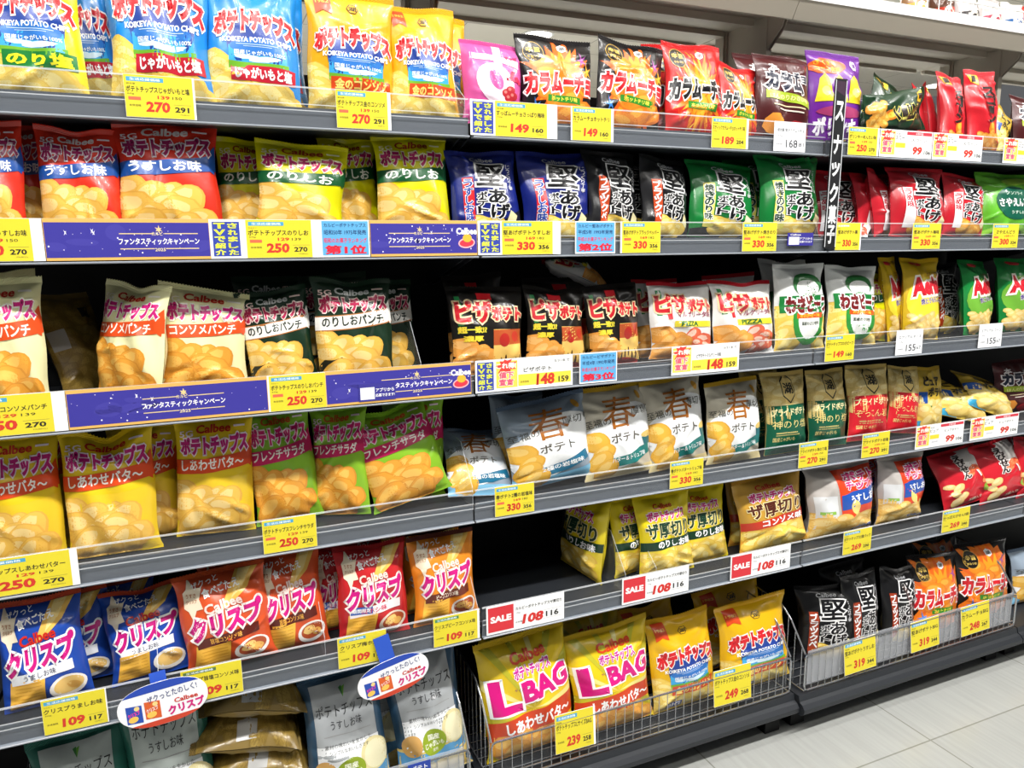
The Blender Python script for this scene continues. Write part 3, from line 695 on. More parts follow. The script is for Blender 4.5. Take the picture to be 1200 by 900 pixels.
# ------------------------------------------------------------------ the room
ZT = {1: 1.602, 2: 1.374, 3: 1.098, 4: .821, 5: .560}        # top edge of each price rail above the floor
YR = {1: .001, 2: -.012, 3: -.008, 4: .012, 5: -.001}
RH = .068; BAY = .9; BX = [-.9, 0.0, .9, 1.8]; DEPTH = .33
def floor_mat():
    m = mat('#d3d5d2', .22, 0, .5, 0, 'floor_tile'); nt = m.node_tree; N = nt.nodes.new; L = nt.links.new; b = nt.nodes['Principled BSDF']
    tc = N('ShaderNodeTexCoord'); mp = N('ShaderNodeMapping'); br = N('ShaderNodeTexBrick'); no = N('ShaderNodeTexNoise'); mp2 = N('ShaderNodeMapping')
    br.offset = 0; br.inputs['Scale'].default_value = 1; br.inputs['Brick Width'].default_value = .6; br.inputs['Row Height'].default_value = .6; br.inputs['Mortar Size'].default_value = .0022
    br.inputs['Color1'].default_value = (*rgb('#a9aba8'), 1); br.inputs['Color2'].default_value = (*rgb('#a5a7a4'), 1); br.inputs['Mortar'].default_value = (*rgb('#85867f'), 1)
    mp.inputs['Location'].default_value = (-.02, .18, 0); mp2.inputs['Scale'].default_value = (40, 2.2, 1); no.inputs['Scale'].default_value = 2.0; no.inputs['Detail'].default_value = 5
    mx = N('ShaderNodeMix'); mx.data_type = 'RGBA'; mx.blend_type = 'MULTIPLY'; mx.inputs['Factor'].default_value = .22
    cr = N('ShaderNodeValToRGB'); cr.color_ramp.elements[0].position = .35; cr.color_ramp.elements[0].color = (.62, .62, .6, 1); cr.color_ramp.elements[1].position = .65
    L(tc.outputs['Object'], mp.inputs[0]); L(mp.outputs[0], br.inputs[0]); L(tc.outputs['Object'], mp2.inputs[0]); L(mp2.outputs[0], no.inputs[0]); L(no.outputs['Fac'], cr.inputs[0])
    L(br.outputs['Color'], mx.inputs['A']); L(cr.outputs[0], mx.inputs['B']); L(mx.outputs['Result'], b.inputs['Base Color'])
    return m
def ceil_mat():
    m = mat('#e3ddd0', .8, 0, .2, 0, 'ceiling_board'); nt = m.node_tree; N = nt.nodes.new; L = nt.links.new
    tc = N('ShaderNodeTexCoord'); br = N('ShaderNodeTexBrick'); br.offset = .5; br.inputs['Scale'].default_value = 1; br.inputs['Brick Width'].default_value = 1.8; br.inputs['Row Height'].default_value = .9
    br.inputs['Mortar Size'].default_value = .006; br.inputs['Color1'].default_value = (*rgb('#e6e1d6'), 1); br.inputs['Color2'].default_value = (*rgb('#e2ddd1'), 1); br.inputs['Mortar'].default_value = (*rgb('#a39d90'), 1)
    L(tc.outputs['Object'], br.inputs[0]); L(br.outputs['Color'], nt.nodes['Principled BSDF'].inputs['Base Color']); return m
b = MB(); b.box(-4, 12, -4, 12, -.05, 0); tag(b.build('floor', floor_mat()), kind='structure')
b = MB(); b.box(-4, 12, -4, 12, CEIL, CEIL + .05); tag(b.build('ceiling', ceil_mat()), kind='structure')
b = MB(); b.box(-4, 12, 12, 12.1, 0, CEIL); tag(b.build('wall_back', mat('#d8d0c0', .8)), kind='structure')

# ------------------------------------------------------------------ gondola: decks, backs, posts, shelves, rails
STEEL = bumped(mat('#2b2e33', .42, .2, .5, 0, 'dark_steel'), 30, .04)
BLACK = mat('#0b0b0d', .6, 0, .3, 0, 'black_panel'); FASCIA = mat('#5c6066', .35, 0, .5, 0, 'grey_steel'); CREAM = mat('#aaa395', .5, 0, .4, 0, 'cream_steel')
WHITE = mat('#eeefee', .35, 0, .5, 0, 'white_steel'); LIPS = mat('#8d939b', .3, 0, .5, 0, 'pale_plastic')
CLEAR = clear_mat('clear_acrylic', .014); DIVM = clear_mat('divider_acrylic', .05, '#eef2f4', .1); CLEAR2 = clear_mat('milky_acrylic', .30, '#e4e8ee', .2); EDGE = clear_mat('acrylic_edge', .32, '#f2f5f8', .15)
SECT = ['left', 'middle', 'right', 'far right', 'far left']
for k, x0 in enumerate(BX + [-1.8]):
    x1 = x0 + BAY; fy = (0, .0, -.014, -.014, 0)[k]
    root = link('gondola_bay', None, None, (x0, 0, 0)); tag(root, 'dark steel gondola frame and deck of the %s shelving section' % SECT[k], 'shelving frame', 'gondola sections')
    def sub(nm, fn, m):
        q = MB(); fn(q); o = q.build(nm, m); o.parent = root; o.matrix_parent_inverse = Matrix.Translation((-x0, 0, 0)); return o
    pr = [(.34, .122), (-.008 + fy, .122), (-.012 + fy, .106), (-.022 + fy, .102), (-.030 + fy, .092), (-.030 + fy, .080), (-.020 + fy, .070), (.0 + fy, .066), (.34, .066)]
    sub('base_deck', lambda q: q.prism_x(pr[::-1], x0 + .002, x1 - .002), STEEL)
    sub('kick_plate', lambda q: q.box(x0 + .03, x1 - .03, .16, .17, .004, .066), BLACK)
    for sx in (x0 + .02, x1 - .07): sub('foot', lambda q: q.box(sx, sx + .05, .02, .34, .002, .066), BLACK)
    sub('back_panel', lambda q: q.box(x0, x1, .345, .36, .1, 1.70), BLACK)
    sub('post', lambda q: (q.box(x0 - .018, x0 + .018, .365, .40, .0, 1.93), q.box(x0 - .011, x0 + .011, .36, .365, 1.70, 1.93)), CREAM)
    sub('front_upright', lambda q: q.box(x0 - .008, x0 + .008, .205, .222, 1.561, 1.90), CREAM)
    if k == 3: sub('post', lambda q: q.box(x1 - .018, x1 + .018, .365, .40, .0, 1.93), CREAM)
NAME = {1: 'top', 2: 'second', 3: 'third', 4: 'fourth', 5: 'fifth'}
XO = {1: (0, .002, .004), 2: (.009, .01, .011), 3: (-.004, -.004, -.004), 4: (-.004, -.006, -.008), 5: (0, 0, 0)}
for r in ZT:
    for k, x0 in enumerate(BX + ([-1.8] if r == 5 else [])):
        xs = x0 + (XO[r] + (0, 0))[k] + .002; xe = x0 + BAY - .004 + (XO[r] + (0, 0))[k]; zt, y = ZT[r], YR[r]
        q = MB(); q.box(xs, xe, y + .006, DEPTH, zt - .066, zt - .042); q.box(xs, xe, y + .004, y + .02, zt - .067, zt - .041)
        s = q.build('shelf', STEEL); tag(s, '%s shelf board of the %s shelving section, counted from above' % (NAME[r], SECT[k]), 'shelf', 'shelves')
        q = MB(); q.box(xs, xe, y - .001, y + .0035, zt - RH, zt - .034); q.build('front_fascia', FASCIA, s)
        q = MB(); q.box(xs, xe, y - .0055, y - .003, zt - RH, zt); q.build('clear_rail', CLEAR, s)
        q = MB(); q.box(xs, xe, y - .006, y - .0025, zt - .0022, zt + .0004); q.box(xs, xe, y - .0068, y - .0055, zt - .030, zt - .0285); q.box(xs, xe, y - .0068, y - .0055, zt - .0405, zt - .039)
        q.build('rail_edge', EDGE, s)
        q = MB(); q.box(xs, xe, y - .010, y + .004, zt - RH - .0035, zt - RH, bev=.001); q.build('bottom_lip', LIPS, s)
        for bx in (xs + .004, xe - .007): q = MB(); q.prism_x([(y + .03, zt - .066), (.33, zt - .066), (.33, zt - .135), (.25, zt - .12)], bx, bx + .003); q.build('bracket', STEEL, s)
# clear product dividers standing on the shelves (their side view is what shows)
for (x, r, h, d, lab) in ((.366, 5, .13, .30, 'clear divider beside the empty stretch of the fifth shelf'), (.452, 5, .10, .30, 'clear divider among the yellow thick-cut bags of the fifth shelf'),
                       (-.006, 4, .13, .30, 'clear divider at the right end of the left fourth shelf'), (-.006, 5, .13, .30, 'clear divider between orange crisp bags and the empty fifth shelf'),
                       (-.33, 5, .10, .3, 'clear divider left of the red plum crisp bags on the fifth shelf'), (-.63, 5, .12, .3, 'clear divider right of the blue crisp bags on the fifth shelf'),
                       (-.115, 3, .12, .3, 'clear divider at the empty gap of the third shelf'), (-.008, 1, .09, .3, 'clear divider beside the pink bag on the top shelf')):
    q = MB(); z = ZT[r] - .0415; y = YR[r] + .004; q.prism_x([(y, z), (DEPTH, z), (DEPTH, z + h * 1.1), (y + .07, z + h), (y, z + .045)], x - .0008, x + .0008)
    o = q.build('divider', DIVM); tag(o, lab, 'shelf divider', 'clear dividers')
    e = MB(); e.tube([(x, y, z + .0005), (x, y, z + .045), (x, y + .07, z + h), (x, DEPTH, z + h * 1.1)], .0007, 5); e.build('edge', EDGE, o)

# canopy shelf above, with its underside ribs and brackets
for k, x0 in enumerate(BX):
    x1 = x0 + BAY; root = link('canopy_shelf', None); tag(root, 'cream steel canopy shelf above the %s shelving section' % SECT[k], 'canopy shelf', 'canopy shelves')
    q = MB(); q.box(x0 + .002, x1 - .002, .112, .50, 1.902, 1.914); q.build('board', CREAM, root)
    q = MB(); q.prism_x([(.10, 1.912), (.10, 1.938), (.112, 1.938), (.112, 1.912)], x0 + .001, x1 - .001); q.build('white_edge', WHITE, root)
    q = MB(); q.prism_x([(.102, 1.912), (.125, 1.872), (.131, 1.872), (.112, 1.912)], x0 + .001, x1 - .001); q.build('front_lip', CREAM, root)
    q = MB(); q.box(x0 + .02, x1 - .02, .24, .262, 1.884, 1.902); q.box(x0 + .02, x1 - .02, .36, .39, 1.889, 1.902); q.build('rib', CREAM, root)
    q = MB(); q.box(x0 + .02, x1 - .02, .485, .50, 1.892, 1.902); q.build('back_beam', CREAM, root)
    for bx in (x0 + .004, x1 - .006): q = MB(); q.prism_x([(.135, 1.901), (.155, 1.86), (.24, 1.79), (.40, 1.76), (.40, 1.901)], bx, bx + .002); q.build('bracket', CREAM, root)
# wire fence and packages standing on the canopy
wf = MB()
for i in range(24): wf.tube([(1.35 + i * .045, .15, 1.914), (1.35 + i * .045, .15, 1.99)], .0014, 5)
for z in (1.95, 1.99): wf.tube([(1.35, .15, z), (2.4, .15, z)], .0022, 5)
tag(wf.build('wire_fence', WHITE), 'white wire fence along the front of the canopy shelf', 'wire fence')
def pouch(name, x, y, z, w, h, c1, c2, label):
    a = Art(w, h, c1, D=.02); a.band(.25, .6, c2, .05); a.ell(0, .45, .5, .18, '#efe9dc', .2, 3); a.ell(.1, .45, .25, .09, c2, .2, 3.4); a.rect(-.6, .75, .6, .82, '#f2efe8', 3)
    me, sm, _ = bag_data(name, a, int(x * 1000) % 97); o = link(name, me, None, (x, y, z)); link('top_seal', sm, o); tag(o, label, 'food pouch', 'pouches on the canopy shelf')
for i, (x, c1, c2, lb) in enumerate(((1.42, '#8e6a4a', '#c9a04a', 'brown pouch at the left of the canopy fence'), (1.53, '#5a3a2c', '#b03a2a', 'dark brown pouch behind the canopy fence'), (1.63, '#c9c4c4', '#3a3638', 'grey pouch with dark discs behind the canopy fence'),
        (1.73, '#d0cac8', '#a32a4a', 'pale pouch with crimson figure behind the canopy fence'), (1.83, '#e6e2da', '#2a62a0', 'white pouch with blue mark behind the canopy fence'), (1.92, '#c8342a', '#e6b43a', 'red and gold pouch at the right of the canopy fence'), (2.02, '#1c1a1a', '#d0a030', 'black pouch at the far right of the canopy fence'))):
    pouch('food_pouch', x, .215, 1.9155, .095, .12, c1, c2, lb)

# ceiling lamps seen over the top of the gondola
def lamp_mat():
    m = bpy.data.materials.new('lamp_glow'); m.use_nodes = True; p = m.node_tree.nodes['Principled BSDF']; p.inputs['Emission Color'].default_value = (1, .96, .88, 1); p.inputs['Emission Strength'].default_value = 6; return m
LG = lamp_mat()
for x, y, lb in ((3.68, 7.5, 'round ceiling lamp seen above the black hot chips bags'), (11.2, 7.8, 'round ceiling lamp seen left of the red corn snack bags'), (6.9, 7.5, 'round ceiling lamp hidden mostly by the canopy posts')):
    root = link('ceiling_lamp', None, None, (x, y, CEIL)); tag(root, lb, 'ceiling lamp', 'ceiling lamps beyond the gondola')
    q = MB(); n = 20
    q.tube([(0, 0, 0), (0, 0, -.012)], .2, n); o = q.build('trim_ring', WHITE, root)
    q = MB(); q.tube([(0, 0, -.010), (0, 0, -.016)], .17, n); o = q.build('diffuser', LG, root)
q = MB(); q.prism_y([(0, 0), (.08, 0), (.08, .012), (0, .012)], -.9, .9); o = q.build('ceiling_slot', mat('#8f8a80', .7)); o.location = (3.1, 7.0, CEIL - .012); o.rotation_euler = (0, 0, rad(-50)); tag(o, 'grey slot vent crossing the ceiling beyond the gondola', 'ceiling vent')

# ------------------------------------------------------------------ wire baskets on the deck
WIRE = mat('#b9bcc0', .25, .85, .5, 0, 'zinc_wire')
def basket(x0, x1, yf, zb, zt, label, panel):
    root = link('wire_basket', None, None, (x0, yf, zb)); tag(root, label, 'wire basket', 'wire baskets on the deck')
    inv = Matrix.Translation((-x0, -yf, -zb))
    def fin(q, nm, m): o = q.build(nm, m, root); o.matrix_parent_inverse = inv; return o
    r = .0026
    def rr(y, za, zb_):
        c = .012; return [(x0 + c, y, za), (x1 - c, y, za), (x1 - .003, y, za + .003), (x1, y, za + c), (x1, y, zb_ - c), (x1 - .003, y, zb_ - .003), (x1 - c, y, zb_), (x0 + c, y, zb_), (x0 + .003, y, zb_ - .003), (x0, y, zb_ - c), (x0, y, za + c), (x0 + .003, y, za + .003), (x0 + c, y, za)]
    q = MB(); q.tube(rr(yf, zb, zt), r); q.tube([(x0 + .004, yf - .001, zb + .018), (x1 - .004, yf - .001, zb + .018)], .0016)
    fin(q, 'front_frame', WIRE)
    q = MB(); n = int((x1 - x0) / .0245)
    for i in range(1, n): q.tube([(x0 + (x1 - x0) * i / n, yf, zt), (x0 + (x1 - x0) * i / n, yf, zb)], .0012, 5)
    fin(q, 'front_wires', WIRE)
    for sx in (x0, x1):
        q = MB(); top = [(sx, yf + .002, zt), (sx, yf + .06, zt + .075), (sx, yf + .10, zt + .105), (sx, .30, zt + .12)]
        q.tube(top, .0024); q.tube([(sx, yf, zb), (sx, .31, zb)], .002)
        for i in range(11):
            y = yf + .015 + i * .027; z = float(np.interp(y, [p[1] for p in top], [p[2] for p in top])); q.tube([(sx, y, zb), (sx, y, z)], .0013, 5)
        fin(q, 'side_wires', WIRE)
    q = MB()
    for i in range(1, 10): q.tube([(x0, yf + i * .031, zb), (x1, yf + i * .031, zb)], .0012, 5)
    fin(q, 'floor_wires', WIRE)
    q = MB(); q.box(x0 + .012, x1 - .012, yf + .004, yf + .0055, zb + .016, zt + .006); fin(q, 'liner', panel)
basket(-.885, -.035, -.004, .128, .232, 'wire basket with milky liner at the bottom of the left section', CLEAR2)
basket(.018, .885, -.004, .128, .230, 'wire basket holding the large yellow bags in the middle section', CLEAR)
basket(.925, 1.79, -.016, .128, .234, 'wire basket holding the large black bags in the right section', clear_mat('scuffed_acrylic', .34, '#d6d9de', .25))

# ------------------------------------------------------------------ price tags and cards on the rails
def flat(name, art, X, Y, Z, label, cat, group=None, rz=0.0, ry=0.0, rx=0.0, edge=.0009):
    V, T, Mi, Zl = art.arrays(); w, h = art.w, art.h
    bx = np.array([(x, y, z) for x in (-w / 2, w / 2) for y in (0, edge) for z in (-h / 2, h / 2)])
    bf = np.array([(0, 4, 5), (0, 5, 1), (2, 3, 7), (2, 7, 6), (0, 2, 6), (0, 6, 4), (1, 5, 7), (1, 7, 3), (0, 1, 3), (0, 3, 2), (4, 6, 7), (4, 7, 5)])
    if len(V):
        P = np.stack([V[:, 0], -.00012 - .00010 * Zl, V[:, 1] - h / 2], 1); A = np.concatenate([bx, P]); F = np.concatenate([bf, T + 8]); mi = np.concatenate([np.zeros(12, int), Mi])
    else: A, F, mi = bx, bf, np.zeros(12, int)
    me = tri_mesh(name, A, F, mi, [card(c) for c in art.cols], False)
    o = link(name, me, None, (X, Y, Z), (rx, ry, rz)); tag(o, label, cat, group); return o
def span(px0, px1, r, py=None, y=None):
    yy = YR.get(r, 0) - .007 if y is None else y; z = ZT[r] - RH / 2 if r in ZT else .19
    def xof(px):
        lo, hi = -1.6, 2.9
        for _ in range(40):
            m_ = (lo + hi) / 2
            if proj((m_, yy, z))[0] < px: lo = m_
            else: hi = m_
        return lo
    return xof(px0), xof(px1)
def rail_art(px0, px1, r, base, h=.066):
    a, b_ = span(px0, px1, r); A = Art(b_ - a, h, base, L=None, finish=card); A.X = (a + b_) / 2; A.Zc = ZT[r] - RH / 2 + .001; A.Yc = YR[r] - .0072
    return A
YEL, RED, INK, HDR = '#e0d034', '#cf3a2c', '#2a2a26', '#4a9fc6'
def body_yellow(A, x0, x1, name, price, tax, old=None, hdr=HDR, sub='湖池屋', sl=0.0):
    """printing of one yellow shelf ticket between x0 and x1 (-1..1)"""
    c = (x0 + x1) / 2; w = (x1 - x0) / 2; W2 = w
    A.rect(x0, 0, x1, 1, YEL, 1)
    A.rect(x0 + .08 * w * 2 * .5, .84, x0 + 1.15 * w, .94, hdr, 2); A.txt('生活応援価格', x0 + .62 * w, .89, .44 * W2, .06, '#e8f4fb', b=.02, lv=3)
    A.txt(sub, x0 + .20 * w, .785, .13 * W2, .04, '#6a6432', b=0, lv=3)
    n = len(name); A.txt(name, c - .02 * w, .66, min(.92, .085 * n + .2) * W2, .14, INK, b=.02, lv=3)
    A.txt('60g', x0 + .18 * w, .545, .10 * W2, .04, '#6a6432', b=0, lv=3)
    if old:
        A.txt(old, c + .12 * w, .49, .17 * W2, .075, RED, b=.03, lv=3); A.txt(str(int(int(old) * 1.08)), c + .52 * w, .49, .14 * W2, .065, INK, b=0, lv=3)
        A.rect(x0 + .1 * w, .40, x0 + .46 * w, .48, '#dd6a4a', 2)
    A.txt('本体価格', x0 + .28 * w, .28, .17 * W2, .055, '#5a5628', b=0, lv=3)
    A.txt(price, c - .06 * w, .26, .33 * W2, .22, RED, b=.05, lv=3, shear=.06); A.txt(tax, c + .64 * w, .22, .20 * W2, .115, INK, b=.035, lv=3)
    A.rect(c + .40 * w, .33, x1 - .08 * w, .338, '#8a8440', 2); A.txt('円(税込)', c + .72 * w, .10, .14 * W2, .035, '#7a7440', b=0, lv=3)
TG = 'yellow price tags on the rails'
def yel(px0, px1, r, name, price, tax, label, old=None, wl=0.0, wr=0.06, hdr=HDR, sub='湖池屋'):
    A = rail_art(px0, px1, r, '#f3f3f2'); body_yellow(A, -1 + 2 * wl, 1 - 2 * wr, name, price, tax, old, hdr, sub)
    return flat('price_tag', A, A.X, A.Yc, A.Zc, label, 'price tag', TG)
def tv(px0, px1, r, label):
    A = rail_art(px0, px1, r, '#f2f3f5'); A.rect(-.82, .06, .86, .94, '#3546a4', 1)
    for i, c in enumerate('TVで紹介'): A.txt(c, -.38, .84 - .17 * i, .30, .13, '#e4ea4a', b=.05, lv=3)
    for i, c in enumerate('されました'): A.txt(c, .42, .84 - .17 * i, .27, .125, '#e4ea4a', b=.05, lv=3)
    return flat('promo_card', A, A.X, A.Yc - .0004, A.Zc, label, 'shelf card', 'blue cards with yellow vertical writing')
def rank(px0, px1, r, l1, l2, l4, label):
    A = rail_art(px0, px1, r, '#f0f2f5'); A.rect(-.95, .05, .95, .97, '#5ea9da', 1); A.txt(l1, 0, .86, .86, .11, '#1f3566', b=.01, lv=3); A.txt(l2, 0, .67, .86, .13, '#1f3566', b=.01, lv=3)
    A.txt('昭和のお菓子ランキング' if l2[0] == '昭' else '平成のお菓子ランキング', 0, .45, .88, .13, '#e0355a', b=.015, lv=3); A.txt(l4, 0, .20, .82, .22, '#d8263c', b=.05, lv=3)
    return flat('ranking_card', A, A.X, A.Yc, A.Zc, label, 'shelf card', 'sky blue ranking cards')
def banner(px0, px1, r, label, logo=False, tx=.0, tw=.5):
    A = rail_art(px0, px1, r, '#e2b060'); A.rect(-1, .07, 1, .91, '#3b3696', 1); R = random.Random(px0); asp = A.w / A.h
    for i in range(5): A.ell(R.uniform(-.9, .9), R.uniform(.3, .7), R.uniform(.1, .25), R.uniform(.08, .2), '#423d9c', R.uniform(-.2, .2), 1.3, 16)
    for i in range(26):
        s_ = R.choice((.008, .012, .02)); A.ell(R.uniform(-.97, .97), R.uniform(.12, .86), s_ * 2 / asp, s_, '#e8e6fa', 0, 1.8, 8)
    for i in range(3):
        x, y = R.uniform(-.9, .9), R.uniform(.2, .8); A.burst(x, y, .006, .06 / asp * 1.4, 4, '#f2f0ff', i, asp, 1.9)
    A.txt('ファンタスティックキャンペーン', tx, .45, tw, .155, '#f4f2f6', b=.03, lv=3); A.txt('カルビー', tx, .64, tw * .18, .085, '#ead9a8', b=.02, lv=3); A.txt('2025', tx, .245, tw * .13, .075, '#ead9a8', b=.02, lv=3)
    for y in (.64, .27):
        for s_ in (-1, 1): A.rect(tx + s_ * tw * .56 - tw * .42, y - .011, tx + s_ * tw * .56 + tw * .42, y + .011, '#e2c98e', 2)
    A.burst(tx, .74, .02, .10 / asp * 2, 6, '#e2c98e', 1, asp * .5, 2)
    if logo:
        e = 1 - .36 / asp; A.txt('Calbee', e - .3 / asp, .70, .62 / asp, .17, '#ffffff', b=.05, lv=3); A.ell(e - .3 / asp, .36, .52 / asp, .15, '#efb0b8', .1, 2); A.ell(e - .3 / asp, .36, .44 / asp, .11, '#d8384a', .1, 2.4); A.ell(e - .26 / asp, .50, .28 / asp, .12, '#f2b43a', 0, 2.6)
    return flat('campaign_banner', A, A.X, A.Yc - .0002, A.Zc, label, 'shelf banner', 'purple starry campaign banners')
def special(px0, px1, r, name, price, tax, label, div=False, left=.28, date=True):
    A = rail_art(px0, px1, r, '#f2f3f3'); k = -1 + 2 * left
    A.rect(-.97, .10, k, .94, '#f1d35a', 1); A.burst(-1 + left, .78, .5 * left, left * .95, 9, '#d8403a', 2, A.w / A.h / 2.2, 1.5); A.txt('これ得!', -1 + left, .79, left * .86, .17, '#fbeee2', b=.05, lv=3)
    A.txt('値下', -1 + left, .50, left * .62, .19, '#e2607a', '#fbe9d8', .1, .04, lv=3); A.txt('宣言', -1 + left, .27, left * .62, .19, '#e2607a', '#fbe9d8', .1, .04, lv=3)
    if div:
        A.txt('スコー' if 'スコ' in name else 'ピュア', k + .18, .72, .17, .14, INK, b=0, lv=3); A.rect(k + .02, .36, k + .40, .54, '#ecd23a', 1.5); A.txt('湖池屋', k + .1, .86, .08, .06, '#6a6a62', b=0, lv=3); A.rect(k + .1, .2, k + .36, .26, '#c8c8d0', 1.5)
        A.rect(k + .44, .84, .97, .96, '#cf3a4a', 1.5); A.txt('広告の品', (k + 1.4) / 2, .90, .14, .085, '#fbe6e8', b=.02, lv=3)
        A.txt(name, (k + 1.4) / 2, .66, .30, .11, INK, b=0, lv=3); A.txt(price, (k + 1.3) / 2, .28, .17, .26, RED, b=.05, shear=.15, lv=3); A.txt(tax, .82, .22, .12, .13, INK, b=.02, lv=3)
    else:
        m_ = (k + 1) / 2; A.txt(name, k + (1 - k) * .36, .62, .36, .15, INK, b=.01, lv=3); A.txt('5/31まで', .72, .84, .2, .085, '#5a5a58', b=0, lv=3); A.rect(k + .02, .12, .95, .48, '#efd84a', 1.2); A.txt('本体価格', k + .18, .24, .11, .07, '#5a5628', b=0, lv=3)
        A.txt(price, k + (1 - k) * .50, .28, .22, .32, RED, b=.05, lv=3, shear=.06); A.txt(tax, k + (1 - k) * .83, .24, .13, .17, INK, b=.03, lv=3)
    return flat('price_tag', A, A.X, A.Yc, A.Zc, label, 'price tag', 'white tags with price-cut bursts')
def sale(px0, px1, r, label):
    A = rail_art(px0, px1, r, '#f3f4f5'); A.rect(-.96, .08, -.32, .94, '#d3353e', 1); A.txt('SALE', -.64, .51, .25, .20, '#fdf4f4', b=.06, lv=3); A.txt('カルビーポテトチップスザ厚切り', .33, .74, .60, .12, INK, b=.01, lv=3)
    A.txt('70g', -.2, .58, .05, .05, '#6a6a68', b=0, lv=3); A.txt('本体価格', -.16, .26, .12, .06, '#6a6a68', b=0, lv=3); A.txt('108', .18, .32, .25, .30, '#d1322f', b=.05, shear=.2, lv=3); A.txt('116', .68, .33, .16, .18, INK, b=.03, lv=3)
    A.rect(.44, .18, .93, .188, '#b4b4b4', 2); A.rect(.44, .48, .93, .488, '#b4b4b4', 2)
    return flat('sale_tag', A, A.X, A.Yc, A.Zc, label, 'price tag', 'red and white sale tags')
def plain(px0, px1, r, name, price, tax, label):
    A = rail_art(px0, px1, r, '#eceef1'); A.txt(name, .02, .72, .84, .12, '#4a4a50', b=0, lv=3); A.txt('55g', -.62, .52, .14, .05, '#6a6a70', b=0, lv=3); A.txt(price, .12, .27, .36, .26, '#4e4e54', b=.01, lv=3); A.txt(tax, .66, .25, .22, .13, '#4e4e54', b=0, lv=3); A.txt('本体価格', -.66, .24, .2, .05, '#6a6a70', b=0, lv=3)
    return flat('price_tag', A, A.X, A.Yc, A.Zc, label, 'price tag', 'plain white price tags')

yel(146, 229, 1, 'ポテトチップスじゃがいもと塩', '270', '291', 'yellow 270 tag below the two blue bags, top shelf', '139', wr=.03)
yel(394, 458, 1, 'ポテトチップス金のコンソメ', '270', '291', 'yellow 270 tag below the gold consomme bags, top shelf', '139')
tv(551, 580, 1, 'blue card with yellow vertical writing below the pink bag, top shelf')
yel(580, 653, 1, 'すっぱムーチョさっぱり梅味', '149', '160', 'yellow 149 tag with wide white margin below the pink bag', wr=.17)
yel(669, 719, 1, 'カラムーチョホットチリ', '149', '160', 'yellow 149 tag below the tilted black hot chips bag', wl=.03)
yel(834, 877, 1, 'スティックカラムーチョホットチリ味', '189', '204', 'yellow 189 tag below the red stick snack bags')
plain(907, 944, 1, '湖池屋 贅沢カラムーチョ', '168', '181', 'white 168 tag below the dark red-brown bag')
yel(994, 1030, 1, 'ポリンキーめんたい味', '250', '270', 'yellow 250 tag just right of the vertical black sign', '139')
special(1031, 1092, 1, 'スコーン', '99', '106', 'white 99 tag with burst, first right of the yellow 250 tag', True)
special(1093, 1151, 1, 'スコーン', '99', '106', 'white 99 tag with burst below the red corn snack bags', True)
special(1176, 1232, 1, 'スコーン', '99', '106', 'white 99 tag with burst cut by the right picture edge', True)
yel(-60, 51, 2, 'ポテトチップスうすしお味', '250', '270', 'yellow 250 tag at the left end of the second shelf', '139', wr=.13, sub='カルビー')
banner(52, 246, 2, 'purple starry banner below the red-orange salted chip bags', tx=.36, tw=.5)
tv(246, 284, 2, 'blue card with yellow vertical writing below the dim yellow-green bag, second shelf')
yel(284, 376, 2, 'ポテトチップスのりしお', '250', '270', 'yellow 250 tag below the yellow-green bags, second shelf', '129', wl=.05, wr=.12, sub='カルビー')
rank(376, 433, 2, 'カルビーポテトチップス', '昭和50年 1975年発売', '第1位', 'sky blue ranking card reading first place')
banner(434, 559, 2, 'purple starry banner with logo at the end of the left second shelf', True, -.1, .58)
tv(560, 588, 2, 'blue card with yellow vertical writing below the first dark blue bag')
yel(588, 657, 2, '堅あげポテトうすしお', '330', '356', 'yellow 330 tag below the dark blue bags', '169', wl=.0, wr=.14, sub='カルビー')
rank(674, 721, 2, 'カルビー堅あげポテト', '平成5年 1993年発売', '第2位', 'sky blue ranking card reading second place')
yel(727, 774, 2, '堅あげポテトブラックペッパー', '330', '356', 'yellow 330 tag below the black pepper chip bags', '169', wr=.0, wl=.04, sub='カルビー')
yel(870, 910, 2, '堅あげポテト焼きのり', '330', '356', 'yellow 330 tag below the dark green chip bags', '169', wr=.0, sub='カルビー')
A = rail_art(923, 953, 2, '#35308c', .03); A.rect(-.9, .08, -.1, .68, '#e9ecf2', 1); A.txt('アプリから', .42, .55, .5, .18, '#f0f0f8', b=.02, lv=3); A.txt('応募できます', .42, .3, .5, .16, '#f0f0f8', b=.02, lv=3); A.txt('Calbee', -.4, .85, .4, .14, '#f0f0f8', b=.02, lv=3); flat('promo_sticker', A, A.X, A.Yc, A.Zc - .006, 'small purple sticker on the rail left of the vertical black sign', 'sticker')
yel(979, 1009, 2, '堅あげポテト黒', '330', '356', 'pale yellow 330 tag just right of the vertical black sign', wr=.05, hdr='#d8d060')
yel(1069, 1102, 2, '堅あげポテト梅味', '330', '356', 'yellow 330 tag below the red hard-fried chip bags', '169', wr=.0, sub='カルビー')
yel(1163, 1193, 2, 'さやえんどう', '300', '324', 'yellow 300 tag below the bright green pea snack bag', '159', wr=.0, sub='カルビー')
yel(-62, 78, 3, 'ポテトチップスコンソメパンチ', '250', '270', 'yellow 250 tag at the left end of the third shelf', '129', wr=.12, sub='カルビー')
banner(79, 314, 3, 'purple starry banner below the cream consomme bags', tx=.12, tw=.42)
yel(314, 382, 3, 'ポテトチップスのりしおパンチ', '250', '270', 'yellow 250 tag below the dark green chip bags, third shelf', '129', wl=.03, wr=.0, sub='カルビー')
banner(382, 552, 3, 'purple starry banner with logo at the end of the left third shelf', True, .22, .5)
